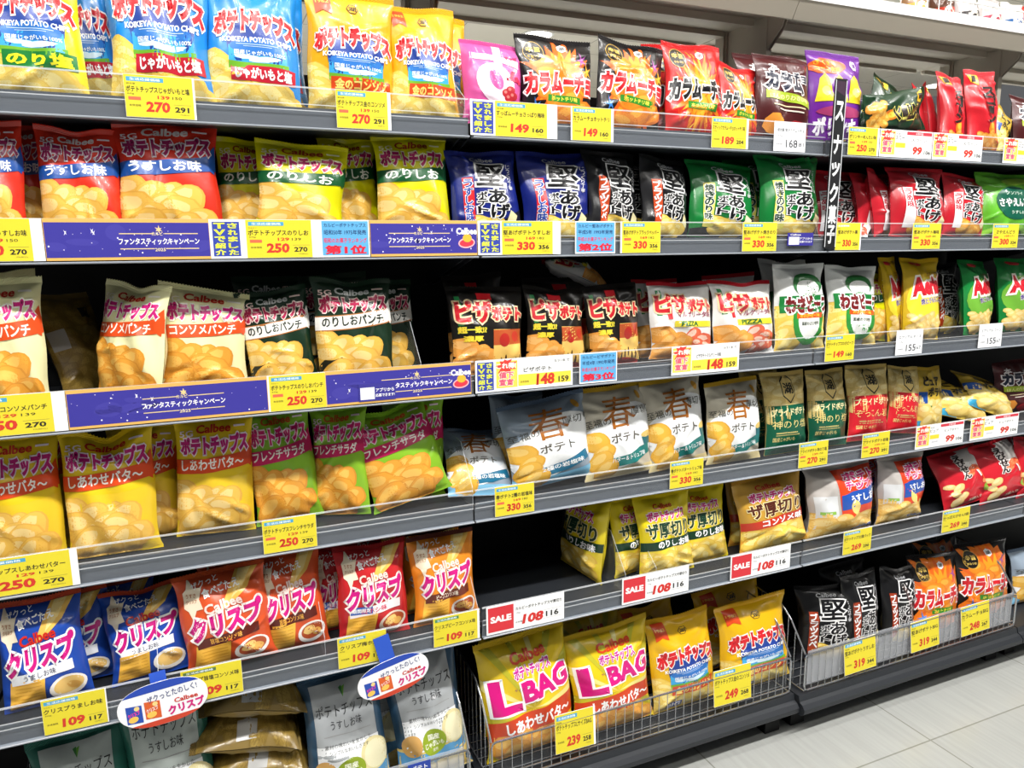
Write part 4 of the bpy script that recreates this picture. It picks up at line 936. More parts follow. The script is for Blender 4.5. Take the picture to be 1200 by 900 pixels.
A = rail_art(420, 463, 3, '#3a368e', .034); A.rect(-.92, .1, -.15, .78, '#e9ecf2', 1); A.txt('アプリから', .42, .6, .5, .2, '#f0f0f8', b=.03, lv=3); A.txt('応募できます!', .42, .3, .52, .18, '#f0f0f8', b=.03, lv=3); flat('promo_sticker', A, A.X, A.Yc - .0012, A.Zc - .012, 'small purple sticker on the banner below the dark green bags', 'sticker')
tv(557, 580, 3, 'blue card with yellow vertical writing at the left end of the middle third shelf')
special(580, 671, 3, 'ピザポテト', '148', '159', 'white 148 tag with burst below the black pizza chip bags')
rank(679, 723, 3, 'カルビーピザポテト', '平成4年 1992年発売', '第3位', 'sky blue ranking card reading third place')
special(787, 866, 3, 'ピザポテトマルゲリータ味', '148', '159', 'white 148 tag with burst below the white pizza chip bags')
yel(967, 1001, 3, 'ポテトチップスわさビーフ', '149', '160', 'yellow 149 tag below the white and green wasabi bags', wr=.0, sub='山芳製菓')
plain(1050, 1081, 3, 'エアリアル チーズ', '155', '167', 'white 155 tag below the yellow corn snack bags')
plain(1147, 1174, 3, 'エアリアル コーン', '155', '167', 'white 155 tag below the green corn snack bags')
yel(-40, 92, 4, 'ポテトチップスしあわせバター', '250', '270', 'yellow 250 tag at the left end of the fourth shelf', '129', wr=.07, sub='カルビー')
yel(308, 371, 4, 'ポテトチップスフレンチサラダ', '250', '270', 'yellow 250 tag below the green salad chip bags', '129', wr=.0, sub='カルビー')
yel(580, 626, 4, '春ポテト2種の岩塩味', '330', '356', 'yellow 330 tag below the slumped blue-grey spring-season bag', '169', wr=.0, sub='カルビー')
yel(785, 824, 4, '春ポテトバタートリュフ味', '330', '356', 'yellow 330 tag below the gold-topped spring-season bags', '169', wr=.0, sub='カルビー')
yel(936, 970, 4, 'プライドポテト神のり塩', '270', '291', 'yellow 270 tag below the green-bottomed gold bags', '139', wr=.0)
yel(1010, 1042, 4, 'プライドポテト岩塩', '270', '291', 'yellow 270 tag below the red-bottomed gold bags', '139', wr=.0)
special(1073, 1129, 4, 'ピュアポテト', '99', '106', 'white 99 tag with burst below the golden potato bags', True)
special(1137, 1193, 4, 'ピュアポテト', '99', '106', 'white 99 tag with burst at the right end of the fourth shelf', True)
yel(50, 126, 5, 'クリスプうましお味', '109', '117', 'yellow 109 tag below the blue crisp bags, leftmost of the fifth shelf', sub='カルビー', wr=.02)
yel(213, 284, 5, 'クリスプ旨塩コンソメ味', '109', '117', 'yellow 109 tag below the orange-red crisp bags, partly behind the oval sign', hdr='#5a7a4a', sub='', wr=.0)
yel(396, 453, 5, 'クリスプ梅ホシ味', '109', '117', 'yellow 109 tag below the red plum crisp bag', sub='カルビー', wr=.0)
yel(508, 562, 5, 'クリスプビーフコンソメ味', '109', '117', 'yellow 109 tag below the light orange crisp bag', hdr='#4a8a5a', sub='', wr=.05)
sale(570, 661, 5, 'sale tag below the empty stretch of the fifth shelf')
sale(729, 807, 5, 'sale tag below the yellow thick-cut seaweed bags')
sale(856, 926, 5, 'sale tag below the wide golden consomme bag')
yel(988, 1021, 5, 'ポテトチップス5個パック', '269', '290', 'yellow 269 tag below the clear multipacks', wr=.0)
yel(1104, 1136, 5, 'かっぱえびせん5袋', '269', '290', 'yellow 269 tag below the red prawn snack packs', wr=.0)
def hang(px0, px1, py0, py1, name, price, tax, label, yb, tilt=0.0):
    a = aty((px0 + px1) / 2, (py0 + py1) / 2, yb); l = aty(px0, (py0 + py1) / 2, yb); r = aty(px1, (py0 + py1) / 2, yb); t = aty((px0 + px1) / 2, py0, yb); bt = aty((px0 + px1) / 2, py1, yb)
    A = Art(float(r[0] - l[0]), float(t[2] - bt[2]) * .9, '#f3f3f2', L=None, finish=card); body_yellow(A, -1 if tilt < 5 else -.94, 1 - (.1 if price == '239' else 0), name, price, tax, None)
    flat('price_tag', A, a[0], yb, a[2], label, 'price tag', 'yellow price tags on the baskets', ry=rad(tilt), rx=rad(-6))
hang(651, 698, 832, 879, 'ポテトチップスLサイズBAG', '239', '258', 'yellow 239 tag on the basket below the two large bags', -.0085, 1)
hang(837, 880, 781, 824, 'ポテトチップス金のコンソメ', '249', '268', 'yellow 249 tag on the basket below the plain golden bags', -.0085, 1)
hang(990, 1026, 748, 787, '堅あげポテトうすしお', '319', '344', 'yellow 319 tag on the right basket, nearest its left end', -.0215, -1)
hang(1068, 1100, 725, 761, '堅あげポテトBIG', '319', '344', 'yellow 319 tag in the middle of the right basket', -.0215, -1)
hang(1127, 1159, 707, 742, 'カラムーチョBIG', '248', '267', 'yellow 248 tag on the right basket below the large orange bags', -.0215, -1)
p = aty(497, 897, -.012); A = Art(.05, .03, '#2c46a2', L=None, finish=card); A.txt('ポテト', 0, .6, .7, .4, '#f0f2f8', b=.03, lv=3); flat('basket_label', A, p[0] - .01, -.0105, p[2] - .006, 'small blue label on the milky basket liner', 'label')

# oval crisp signs hanging from the fifth rail
def oval(px0, px1, py0, py1, sx0, sx1, rot, label, yb, sl):
    c = aty((px0 + px1) / 2, (py0 + py1) / 2, yb); w = float(aty(px1, py1, yb)[0] - aty(px0, py1, yb)[0]); h = float(aty(px0, py0, yb)[2] - aty(px0, py1, yb)[2])
    root = link('hanging_sign', None, None, tuple(map(float, c)), (0, rad(rot), 0)); tag(root, label, 'oval sign', 'oval crisp signs')
    q = MB(); n = 40; pr = [(w / 2 * math.copysign(abs(math.cos(t)) ** .8, math.cos(t)), h / 2 * math.copysign(abs(math.sin(t)) ** .9, math.sin(t))) for t in np.linspace(0, 2 * math.pi, n, endpoint=False)]
    q.prism_y(pr, 0, .0012); A = Art(w, h, '#f2f3f6', L=None, finish=card)
    for t_, (y0, y1), col in ((0, (.80, 1.06), '#2a4aae'), (1, (-.06, .13), '#c8452e')):
        pts = [p for p in [(2 * x / w, z / h + .5) for x, z in pr]]; sel = [(x, min(max(y, y0), y1)) for x, y in pts if y0 - .02 <= y <= y1 + .02]
        if len(sel) > 3: A.poly(sel, col, 1)
    A.txt('ザクっとたのしく!', .22, .68, .56, .15, '#2a3a7a', b=.01, lv=3, rot=.06, arc=.1); A.txt('Calbee', .50, .47, .26, .10, '#c8301c', b=.03, lv=3); A.txt('クリスプ', .48, .29, .40, .19, '#cf1f7c', b=.06, lv=3, rot=.05)
    for x, c1 in ((-.66, '#2a4eac'), (-.26, '#d8602c')):
        A.poly([(x - .17, .22), (x + .17, .18), (x + .19, .58), (x - .15, .62)], c1, 2); A.ell(x - .03, .30, .11, .07, '#efc45a', .2, 2.4); A.txt('クリスプ', x, .42, .13, .09, '#e8389a' if c1[1] == '2' else '#f2d8d0', b=.06, lv=3, rot=.2); A.ell(x + .08, .53, .06, .05, '#f0d28a', .5, 2.4)
    V, T, Mi, Zl = A.arrays(); P = np.stack([V[:, 0], -.0002 - .00012 * Zl, V[:, 1] - h / 2], 1); b0 = len(q.v); cols = [card(c_) for c_ in A.cols]
    q.add([tuple(v) for v in P], [tuple(t) for t in T]); q.m[-len(T):] = [int(m_) for m_ in Mi]
    q.build('oval_board', cols, root)
    q = MB(); q.v = []; sxa, sxb = sx0 * w / 2, sx1 * w / 2; up = h * .5
    for a_, b_, k in (((.45 * h, .0016), (.45 * h + .03, -.004 - yb * 0), 0),):
        q.prism_x([(.0014, .3 * h), (.0026, .3 * h), (.012, h * .5 + sl), (.0108, h * .5 + sl)], sxa, sxb)
    q.build('strap', card('#2b52b8'), root)
oval(137, 246, 797, 849, -.2, .16, -5, 'oval crisp sign near the bottom left below the blue bag', -.022, .014)
oval(419, 504, 771, 814, -.25, .18, -12, 'oval crisp sign in front of the grey-blue lightly salted bags', -.022, .05)

# vertical black blade sign between the middle and right sections
t0 = aty(985.5, 92, -.022); t1 = aty(973.5, 291, -.022); hgt = float(t0[2] - t1[2])
A = Art(.036, hgt, '#17181b', L=None, finish=lambda c: mat(c, .3, 0, .5, 0, 'sign_face'))
A.rect(-.99, 0, -.86, 1, '#c9ccd0', 1); A.rect(.86, 0, .99, 1, '#c9ccd0', 1)
for c_, y in (('ス', .815), ('ナ', .62), ('ッ', .475), ('ク', .335), ('菓', .205), ('子', .085)): A.txt(c_, 0, y, .66, .105 if c_ != 'ッ' else .075, '#eef0f2', b=.04, lv=3)
A.poly([(-.8, .985), (.8, .985), (.8, .90), (-.8, .93)], '#3a2438', 1.2)
xa = float((t0[0] + t1[0]) / 2)
flat('blade_sign', A, xa, -.022, float((t0[2] + t1[2]) / 2), 'narrow vertical black sign with white lettering between two sections', 'vertical sign', edge=.004, ry=rad(1.0))
q = MB(); q.box(xa - .012, xa + .012, -.018, .0, float(t1[2]) + .004, float(t1[2]) + .03); o = q.build('sign_clip', LIPS); tag(o, 'small pale clip holding the foot of the vertical black sign', 'sign clip')

# ------------------------------------------------------------------ the bags, one by one
ZS = {r: ZT[r] - .0415 for r in ZT}; ZS[6] = .1305
_vc = {}
def B(kind, x0, x1, top, r, label, dep=.045, lean=9, tilt=0, yaw=0, var=None, grp=None, hk=1.0, lift=0.0, **ov):
    """a bag that spans x0..x1 with its top edge at `top` (photo pixels), standing on shelf r, `dep` metres behind the rail"""
    if callable(TYPES[kind]): TYPES[kind] = TYPES[kind]()
    a = TYPES[kind]; cx = (x0 + x1) / 2; zt = ZT.get(r, .232); yr = YR.get(r, 0)
    Y = yr + dep; p = aty(cx, top, Y); py = proj((p[0], yr, zt))[1]; mid = (min(top, py) + py) / 2 if top < py else top
    xl = aty(x0, mid, Y)[0]; xr = aty(x1, mid, Y)[0]; X = (xl + xr) / 2
    th = (X - CAM[0]) / (Y - CAM[1]); D_ = ov.get('D', a.kw.get('D', .03)); wd = max((xr - xl) * .6, (xr - xl) - .85 * D_ * abs(th))   # part of what shows is the bag's thickness, seen aslant
    h = .24
    for _ in range(3): h = max(.05, (aty(cx, top, Y + .45 * h * math.sin(rad(lean)))[2] - ZS[r] - lift) / max(.25, math.cos(rad(lean))))
    sx = wd / a.w / max(.4, math.cos(rad(yaw))); sz = h / a.h * hk
    if abs(tilt) > 4:   # a tilted bag is wider and taller on the picture than it is
        t = rad(abs(tilt)); c, s = math.cos(t), math.sin(t); d = c * c - s * s * .999
        w2 = (wd * c - h * s * .8) / max(.3, d); h2 = (h * c - wd * s * .8) / max(.3, d); sx = max(.6 * wd, w2) / a.w; sz = max(.7 * h, h2) / a.h * hk
    if lean > 45: sz = sx
    sx = min(max(sx, .45), 1.7); sz = min(max(sz, .6), 1.45)
    if var is None: var = _vc.get(kind, 0) % 4; _vc[kind] = _vc.get(kind, 0) + 1
    return bag(kind, 'chip_bag' if kind not in ('scorn_r', 'scorn_g', 'ebi', 'pea', 'aer_y', 'aer_g', 'polinky') else 'snack_bag', X, Y, ZS[r] + lift, label, grp, lean, tilt, yaw, (sx, (sx + sz) / 2 if lean < 45 else sx, sz), var, 'snack bag', **ov)

# --- top shelf
G = 'bags on the top shelf'
B('k_nori', -52, 86, -62, 1, 'yellow nori salt bag cut by the left picture edge, top shelf', grp=G)
B('k_nori', 2, 112, -48, 1, 'second yellow nori salt bag, mostly hidden behind the first on the top shelf', .12, grp=G)
B('k_shio', 40, 135, -45, 1, 'dim blue potato-and-salt bag behind the other two blue bags', .115, tilt=-6, grp=G)
B('k_shio', 106, 237, -66, 1, 'blue potato-and-salt bag above the 270 tag, nearest the yellow bag', .045, grp=G, flop=.0)
B('k_shio', 226, 344, -36, 1, 'blue potato-and-salt bag beside the first gold bag', .05, tilt=2, grp=G)
B('k_shio', 242, 352, -30, 1, 'navy edge of a blue bag behind the second blue potato-and-salt bag', .12, grp=G)
B('k_gold', 345, 456, -10, 1, 'taller gold consomme bag standing beside the blue bags', .055, tilt=2, grp=G, lean=4)
B('k_gold', 444, 534, 5, 1, 'gold consomme bag at the right end of the left top shelf', .05, tilt=1, grp=G)
B('k_gold', 455, 547, 14, 1, 'gold bag edge showing behind the right gold consomme bag', .115, grp=G)
B('suppa', 532, 612, 49, 1, 'pink plum-flavoured bag on the top shelf', .05, tilt=3, grp=G, flop=.02)
B('suppa', 575, 632, 68, 1, 'shaded pink-grey bag between the pink bag and first black bag', .10, tilt=4, grp=G)
B('kara', 596, 694, 42, 1, 'upright black hot chips bag with red lettering, left of the tilted one', .05, grp=G, lean=7)
B('kara', 686, 782, 42, 1, 'tilted black hot chips bag beside the red stick snack bag', .05, tilt=8, grp=G)
B('stick', 752, 830, 52, 1, 'red stick bag edge showing behind the tilted black hot chips bag', .12, grp=G)
B('stick', 771, 850, 50, 1, 'red stick snack bag with black lettering and a full red top', .05, tilt=2, grp=G)
B('stick', 832, 897, 72, 1, 'red stick snack bag squeezed beside the dark red-brown bag', .055, tilt=5, grp=G, yaw=8)
B('brown', 860, 935, 62, 1, 'dark red-brown bag behind the front red-brown bag', .12, grp=G)
B('brown', 878, 953, 66, 1, 'front dark red-brown bag with green band, above the white 168 tag', .05, tilt=4, grp=G)
B('polinky', 937, 1012, 61, 1, 'purple bag with puffed corn pictures behind the black sign', .075, grp=G, lean=4)
B('scorn_g', 1005, 1066, 96, 1, 'green-black bag propped up behind the fallen corn snack bag', .10, tilt=28, grp=G)
B('scorn_g', 990, 1040, 122, 1, 'black bag lying in shadow behind the fallen corn snack bag', .13, tilt=-20, grp=G)
_p = aty(1048, 138, .05); bag('scorn_g', 'snack_bag', float(_p[0]), .048, ZS[1] + .04, 'fallen green corn snack bag lying on its side at the rail', G, 14, 80, -12, (.85, .9, 1.0), 2, 'snack bag')
B('scorn_r', 1064, 1106, 98, 1, 'dark red bag leaning behind the two red corn snack bags', .12, tilt=16, grp=G, yaw=30)
B('scorn_r', 1078, 1116, 96, 1, 'dark red bag edge just left of the red corn snack bags', .10, tilt=12, grp=G, yaw=35)
B('scorn_r', 1097, 1140, 84, 1, 'left of the two red corn snack bags standing upright', .05, tilt=5, grp=G)
B('scorn_r', 1130, 1177, 82, 1, 'right of the two red corn snack bags standing upright', .05, tilt=2, grp=G)
B('pure', 1156, 1192, 138, 1, 'small yellow bag slumped right of the red corn snack bags', .06, tilt=30, grp=G)
B('brown', 1180, 1236, 112, 1, 'dark brown bag cut by the right edge on the top shelf', .07, tilt=6, grp=G)

# --- second shelf
G = 'bags on the second shelf'
B('usushio', -70, 22, 138, 2, 'red-orange salted bag cut by the left edge, second shelf', grp=G)
B('usushio', -30, 60, 142, 2, 'red-orange bag sliver behind the salted bags, second shelf', .115, grp=G)
B('usushio', 30, 134, 147, 2, 'left of the two whole red-orange salted bags', .05, grp=G)
B('usushio', 121, 249, 140, 2, 'larger right one of the two whole red-orange salted bags', .05, grp=G, lean=8)
B('norishio', 244, 322, 163, 2, 'shaded yellow-green bag behind the front seaweed bag, next to the red-orange bag', .10, tilt=3, grp=G)
B('norishio', 281, 404, 161, 2, 'front yellow-green seaweed bag above the yellow 250 tag', .045, tilt=6, grp=G)
B('norishio', 368, 441, 156, 2, 'yellow-green seaweed bag half hidden between the two front ones', .10, grp=G)
B('norishio', 430, 524, 158, 2, 'upright yellow-green seaweed bag beside the dark blue bag', .05, grp=G, tilt=1)
B('kata_blue', 517, 607, 178, 2, 'first dark blue hard-fried bag, beside the yellow-green bag', .05, grp=G, tilt=-2)
B('kata_blue', 599, 692, 178, 2, 'second dark blue hard-fried bag, beside the black bags', .05, grp=G)
B('kata_black', 676, 752, 178, 2, 'black pepper bag between the dark blue and the tilted black bag', .055, grp=G, tilt=2, yaw=10)
B('kata_black', 735, 816, 181, 2, 'tilted black pepper bag beside the dark green bag', .055, grp=G, tilt=5, yaw=12)
B('kata_black', 690, 790, 182, 2, 'black bag hidden behind the two black pepper bags', .12, grp=G)
B('kata_green', 798, 885, 192, 2, 'dark green seaweed bag beside the black pepper bags', .055, grp=G, tilt=4)
B('kata_green', 846, 930, 186, 2, 'dark green bag half hidden between the two front green bags', .115, grp=G)
B('kata_green', 880, 962, 182, 2, 'bright green seaweed bag just left of the black sign', .045, grp=G, lean=7)
B('kata_red', 940, 1010, 200, 2, 'shaded dark red bag right behind the black sign', .12, grp=G)
B('kata_red', 985, 1052, 204, 2, 'shaded red bag left of the front red hard-fried bags', .11, grp=G, yaw=20)
B('kata_red', 1000, 1068, 201, 2, 'dark red bag with white back seam behind the front red bags', .10, grp=G, yaw=25)
_p = aty(1012, 255, .07); bag('marg', 'chip_bag', float(_p[0]), .075, ZS[2], 'small fallen bag lying at the foot of the black sign', G, 62, 0, -58, (.6, .6, .6), 1, 'snack bag')
B('kata_red', 1036, 1110, 198, 2, 'front red hard-fried bag above the 330 tag', .045, grp=G, tilt=3)
B('kata_red', 1098, 1160, 203, 2, 'red hard-fried bag beside the bright green pea bag', .05, grp=G, tilt=5)
B('pea', 1139, 1214, 203, 2, 'bright green pea snack bag at the right end of the second shelf', .05, grp=G)

# --- third shelf
G = 'bags on the third shelf'
B('conso', -70, 47, 326, 3, 'cream consomme bag cut by the left edge, third shelf', .04, grp=G, lean=5)
B('conso', -40, 40, 318, 3, 'cream bag behind the leftmost consomme bag', .11, grp=G)
B('plain', 44, 116, 345, 3, 'brown crumpled bag deep in shadow on the third shelf', .15, lean=25, grp=G, yaw=40)
B('conso', 104, 190, 332, 3, 'cream consomme bag turned sideways showing its pale side', .05, tilt=3, yaw=-38, grp=G, flop=.05)
B('conso', 174, 284, 340, 3, 'cream consomme bag facing front with a drooping top corner', .045, tilt=4, grp=G, slant=-.05, flop=.03)
B('noripunch', 268, 350, 325, 3, 'dark green bag behind the tilted dark green seaweed bag', .11, grp=G)
B('noripunch', 270, 366, 338, 3, 'tilted dark green seaweed punch bag, left of the upright one', .05, tilt=-5, grp=G)
B('noripunch', 357, 456, 326, 3, 'upright dark green seaweed punch bag, fully visible', .045, grp=G, lean=6)
B('noripunch', 345, 430, 322, 3, 'dark green bag hidden behind the upright dark green bag', .11, grp=G)
B('noripunch', 410, 484, 329, 3, 'dark green bag half hidden at the edge of the empty gap', .11, grp=G)
B('pizza', 516, 612, 338, 3, 'first black pizza chip bag, nearest the empty gap', .045, grp=G, tilt=2)
B('pizza', 516, 590, 322, 3, 'shaded black pizza bag behind the first one', .12, grp=G)
B('pizza', 607, 686, 338, 3, 'middle black pizza chip bag of the three in front', .05, grp=G, tilt=3)
B('pizza', 680, 751, 334, 3, 'third black pizza chip bag, beside the white pizza bags', .05, grp=G)
B('pizza', 610, 700, 326, 3, 'black pizza bag hidden behind the middle one', .12, grp=G)
_p = aty(680, 330, .15); bag('marg', 'chip_bag', float(_p[0]), .15, float(_p[2]) - .03, 'pale bag lying face down on top of the pizza bags', G, 66, 0, 62, (.9, .9, .8), 1, 'snack bag')
B('marg', 738, 800, 328, 3, 'shaded white pizza bag behind the left white pizza bag', .11, grp=G)
B('marg', 752, 836, 332, 3, 'left of the two front white pizza chip bags', .05, grp=G, tilt=2)
B('marg', 825, 907, 329, 3, 'right of the two front white pizza chip bags with red seal', .045, grp=G, lean=7)
B('marg', 820, 890, 322, 3, 'white pizza bag edge behind the right white pizza bag', .11, grp=G)
B('wasa', 899, 968, 310, 3, 'left of the two white and green wasabi bags', .045, grp=G, lean=6)
B('wasa', 962, 1031, 314, 3, 'right of the two white and green wasabi bags', .045, grp=G, tilt=4)
B('wasa', 890, 955, 304, 3, 'wasabi bag hidden behind the left wasabi bag', .11, grp=G)
B('norishio', 1000, 1048, 318, 3, 'shaded yellow bag between the wasabi and yellow corn snack bags', .09, grp=G, tilt=6)
B('aer_y', 1029, 1066, 302, 3, 'yellow corn snack bag half hidden behind the front yellow one', .08, grp=G, yaw=20)
B('aer_y', 1055, 1107, 304, 3, 'front yellow corn snack bag with red lettering', .045, grp=G, tilt=4)
B('kata_black', 1085, 1130, 310, 3, 'dark bag in shadow between yellow and green corn snack bags', .12, grp=G)
B('aer_g', 1119, 1172, 307, 3, 'left of the two green corn snack bags with red lettering', .05, grp=G, tilt=3, yaw=12)
B('aer_g', 1166, 1222, 304, 3, 'right of the two green corn snack bags, cut by the right edge', .05, grp=G, tilt=3)

# --- fourth shelf
G = 'bags on the fourth shelf'
B('shiawase', -50, 66, 512, 4, 'happy butter bag cut by the left edge, fourth shelf', .05, grp=G)
B('shiawase', 57, 176, 503, 4, 'front butter bag with a V-shaped dip in its top', .045, grp=G, dip=.10)
B('shiawase', 118, 207, 498, 4, 'butter bag half hidden between the two front butter bags', .10, grp=G, dip=.0)
B('shiawase', 195, 291, 490, 4, 'butter bag in shadow, nearest the green salad bags', .07, grp=G, tilt=3, dip=.0, lean=6)
B('shiawase', -20, 80, 496, 4, 'shaded butter bag behind the leftmost butter bag', .12, grp=G)
B('salad', 282, 366, 482, 4, 'green salad bag beside the shaded butter bag', .075, grp=G, tilt=-4)
B('salad', 362, 428, 478, 4, 'green salad bag turned sideways with pale edge', .07, grp=G, yaw=-25, tilt=-2)
B('salad', 402, 520, 476, 4, 'tilted green salad bag in front of another one', .045, grp=G, tilt=-13, lean=14)
B('salad', 440, 518, 466, 4, 'green salad bag standing behind the tilted one', .11, grp=G, tilt=2, lean=4)
B('haru_b', 514, 606, 508, 4, 'slumped blue-grey spring-season bag lying back at the divider', .05, grp=G, lean=42, tilt=6)
B('haru_b', 576, 692, 466, 4, 'upright blue-grey spring-season bag with brown kanji', .05, grp=G, tilt=-6)
B('haru_b', 570, 640, 462, 4, 'blue-grey spring-season bag edge behind the upright one', .12, grp=G)
B('haru_g', 672, 762, 456, 4, 'first gold-topped spring-season bag, beside the blue-grey one', .05, grp=G, tilt=-3)
B('haru_g', 748, 827, 446, 4, 'middle gold-topped spring-season bag', .05, grp=G, tilt=-4)
B('haru_g', 742, 806, 440, 4, 'gold-topped spring-season bag hidden behind the middle one', .12, grp=G)
B('haru_g', 819, 892, 447, 4, 'last gold-topped spring-season bag, beside the green-bottomed gold bags', .045, grp=G, lean=6)
B('pride_g', 890, 947, 437, 4, 'left of the two gold bags with a dark green lower half', .05, grp=G, lean=7)
B('pride_g', 942, 996, 435, 4, 'right of the two gold bags with a dark green lower half', .05, grp=G, tilt=2)
B('pride_g', 866, 918, 432, 4, 'gold and green bag hidden behind the left one', .115, grp=G)
B('pride_r', 988, 1046, 430, 4, 'left of the two gold bags with a red lower half', .05, grp=G, tilt=2)
B('pride_r', 1034, 1086, 428, 4, 'right of the two gold bags with a red lower half', .055, grp=G, tilt=8)
B('pure', 1070, 1110, 432, 4, 'golden potato bag with blue patch beside the red ones', .06, grp=G, tilt=4)
B('pure', 1092, 1166, 444, 4, 'golden potato bag slumped backwards, left of its twin', .055, grp=G, lean=38, tilt=14)
B('pure', 1128, 1200, 440, 4, 'golden potato bag slumped backwards, nearer the right edge', .055, grp=G, lean=40, tilt=18)
B('brown', 1160, 1216, 424, 4, 'dark brown bag standing behind the slumped golden bags', .10, grp=G)

# --- fifth shelf
G = 'bags on the fifth shelf'
B('crisp_b', -22, 96, 714, 5, 'leftmost blue crisp bag, above the yellow 109 tag', .045, grp=G, tilt=-3, hk=1.05)
B('crisp_b', 20, 126, 700, 5, 'blue crisp bag half hidden behind the leftmost one', .105, grp=G, tilt=-2)
B('crisp_b', 104, 216, 694, 5, 'blue crisp bag lying back, right of the leftmost one', .06, grp=G, tilt=-5, lean=20)
B('crisp_b', 98, 180, 684, 5, 'blue crisp bag hidden behind the right blue one', .13, grp=G)
B('crisp_o', 197, 310, 674, 5, 'left of the two whole orange-red crisp bags', .045, grp=G, tilt=-4)
B('crisp_o', 290, 376, 652, 5, 'right of the two whole orange-red crisp bags', .06, grp=G, tilt=-2, lean=12)
B('crisp_o', 226, 310, 660, 5, 'orange-red crisp bag hidden behind the two front ones', .12, grp=G)
B('crisp_u', 358, 420, 644, 5, 'dark red crisp bag behind the front plum crisp bag', .11, grp=G)
B('crisp_u', 384, 474, 642, 5, 'front red plum crisp bag above the yellow 109 tag', .045, grp=G, tilt=1)
B('crisp_e', 472, 556, 629, 5, 'light orange beef crisp bag at the edge of the empty stretch', .045, grp=G, tilt=-1)
B('crisp_e', 462, 540, 624, 5, 'dark orange crisp bag behind the light orange one', .11, grp=G)
B('crisp_u', 395, 470, 630, 5, 'shaded red crisp bag deepest behind the plum crisp bag', .17, grp=G)
_p = aty(684, 620, .14); bag('atsu_n', 'chip_bag', float(_p[0]), .14, ZS[5], 'yellow thick-cut bag turned sideways at the edge of the empty stretch', G, 5, 3, -80, (1, 1, 1), 3, 'snack bag')
B('atsu_n', 708, 768, 584, 5, 'yellow thick-cut bag half hidden between two dividers', .09, grp=G, yaw=12)
B('atsu_n', 740, 812, 581, 5, 'front yellow thick-cut seaweed bag above the sale tag', .045, grp=G, tilt=-1)
B('atsu_n', 786, 853, 572, 5, 'yellow thick-cut seaweed bag behind and right of the front one', .07, grp=G, tilt=-1)
B('atsu_c', 854, 943, 562, 5, 'wide golden consomme thick-cut bag beside the multipacks', .05, grp=G, tilt=-4)
B('atsu_c', 846, 915, 554, 5, 'golden thick-cut bag behind the wide golden one', .12, grp=G)
B('multi', 932, 1022, 545, 5, 'left clear multipack of red-orange salted chips', .06, grp=G, lean=4)
B('multi', 1018, 1083, 536, 5, 'right clear multipack of red-orange salted chips', .06, grp=G, lean=4, tilt=2)
B('multi', 955, 1030, 536, 5, 'clear multipack hidden behind the left one', .15, grp=G, lean=3)
B('ebi', 1096, 1165, 528, 5, 'first red prawn snack pack, beside the dark gap', .06, grp=G, tilt=-6, lean=22)
B('ebi', 1140, 1205, 522, 5, 'second red prawn snack pack with white prawn patch', .055, grp=G, tilt=-4, lean=16)
B('ebi', 1185, 1245, 512, 5, 'red prawn snack pack cut by the right edge', .05, grp=G)

# --- bottom baskets
G = 'bags in the bottom baskets'
B('pb_g', 10, 158, 868, 6, 'green-edged plain salted bag lying low at the bottom left', .05, grp=G, lean=16, tilt=-6)
B('pb_g', 128, 246, 806, 6, 'green-edged plain salted bag with a row of bright seal dots', .07, grp=G, lean=10, tilt=-3)
B('pb_g', 60, 160, 815, 6, 'shaded green-edged bag behind the bottom-left bags', .15, grp=G)
B('plain', 228, 352, 850, 6, 'lowest of the three see-through brown bags stacked flat', .06, grp=G, lean=83, lift=.0, yaw=84, sc_=0) if False else None
for i, (z, xo, lb) in enumerate(((.0, .0, 'brown see-through bag at the foot of the stack, mostly hidden'), (.078, .012, 'lowest visible one of the stacked brown see-through bags'), (.156, -.012, 'middle one of the stacked brown see-through bags'), (.234, .0, 'topmost of the stacked brown see-through bags'))):
    bag('plain', 'chip_bag', -.475 + xo, .135, ZS[6] + z, lb, G, 76, -4, 82 + i * 3, (1.05, 1.15, .82), i, 'snack bag')
B('pb_b', 345, 448, 792, 6, 'left grey-blue salted bag, behind the oval sign on its right', .055, grp=G, lean=7, tilt=-2)
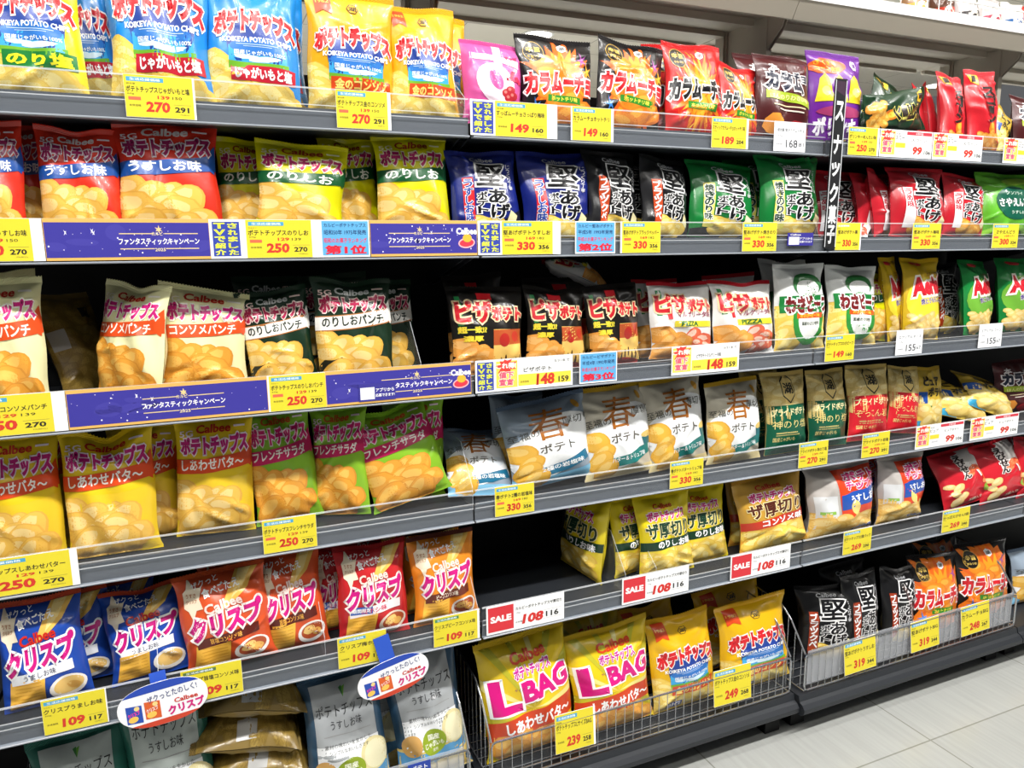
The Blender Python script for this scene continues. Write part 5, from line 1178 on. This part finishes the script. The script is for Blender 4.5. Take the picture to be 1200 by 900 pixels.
B('pb_b', 440, 546, 762, 6, 'right grey-blue salted bag, partly covered by the oval sign', .06, grp=G, lean=9, tilt=-5)
B('pb_b', 380, 470, 770, 6, 'grey-blue salted bag hidden behind the front two', .14, grp=G)
B('lbag', 552, 668, 752, 6, 'left large yellow bag with magenta lettering', .055, grp=G, tilt=-3)
B('lbag', 656, 762, 740, 6, 'right large yellow bag with magenta lettering', .055, grp=G, tilt=-1, slant=.03)
B('lbag', 556, 640, 738, 6, 'gold top of a large yellow bag behind the left one', .15, grp=G)
B('lbag', 640, 730, 726, 6, 'shaded large yellow bag behind the two front ones', .16, grp=G)
B('k_big', 754, 838, 726, 6, 'left large golden bag with red lettering', .055, grp=G, tilt=-2)
B('k_big', 834, 925, 708, 6, 'right large golden bag with red lettering', .055, grp=G, tilt=-1)
B('k_big', 720, 800, 708, 6, 'shaded golden bag behind the left golden bag', .16, grp=G, tilt=-8)
B('k_big', 810, 895, 690, 6, 'shaded golden bag behind the right golden bag', .16, grp=G, tilt=-4)
B('shiawase', 560, 640, 720, 6, 'dim butter bag deep behind the large yellow bags', .25, grp=G, lift=.10)
B('shiawase', 640, 715, 708, 6, 'dim butter bag deepest behind the right large yellow bag', .25, grp=G, lift=.10)
B('kata_big', 938, 1000, 690, 6, 'dark large bag turned sideways at the left of the right basket', .075, grp=G, yaw=-20)
B('kata_big', 985, 1037, 675, 6, 'left large black bag with white kanji in the right basket', .05, grp=G, tilt=2)
B('kata_big', 1030, 1080, 668, 6, 'right large black bag with white kanji in the right basket', .05, grp=G, tilt=4)
B('kata_big', 960, 1020, 664, 6, 'black bag hidden behind the large black bags', .15, grp=G)
B('karabig', 1058, 1130, 650, 6, 'left large black and orange hot chips bag in the basket', .055, grp=G, tilt=5)
B('karabig', 1116, 1186, 640, 6, 'right large black and orange hot chips bag in the basket', .055, grp=G, tilt=4)
B('karabig', 1070, 1130, 632, 6, 'orange flame bag hidden behind the large hot chips bags', .16, grp=G)
B('haru_b', 1180, 1250, 640, 6, 'blue and white bag at the far right of the right basket', .07, grp=G)
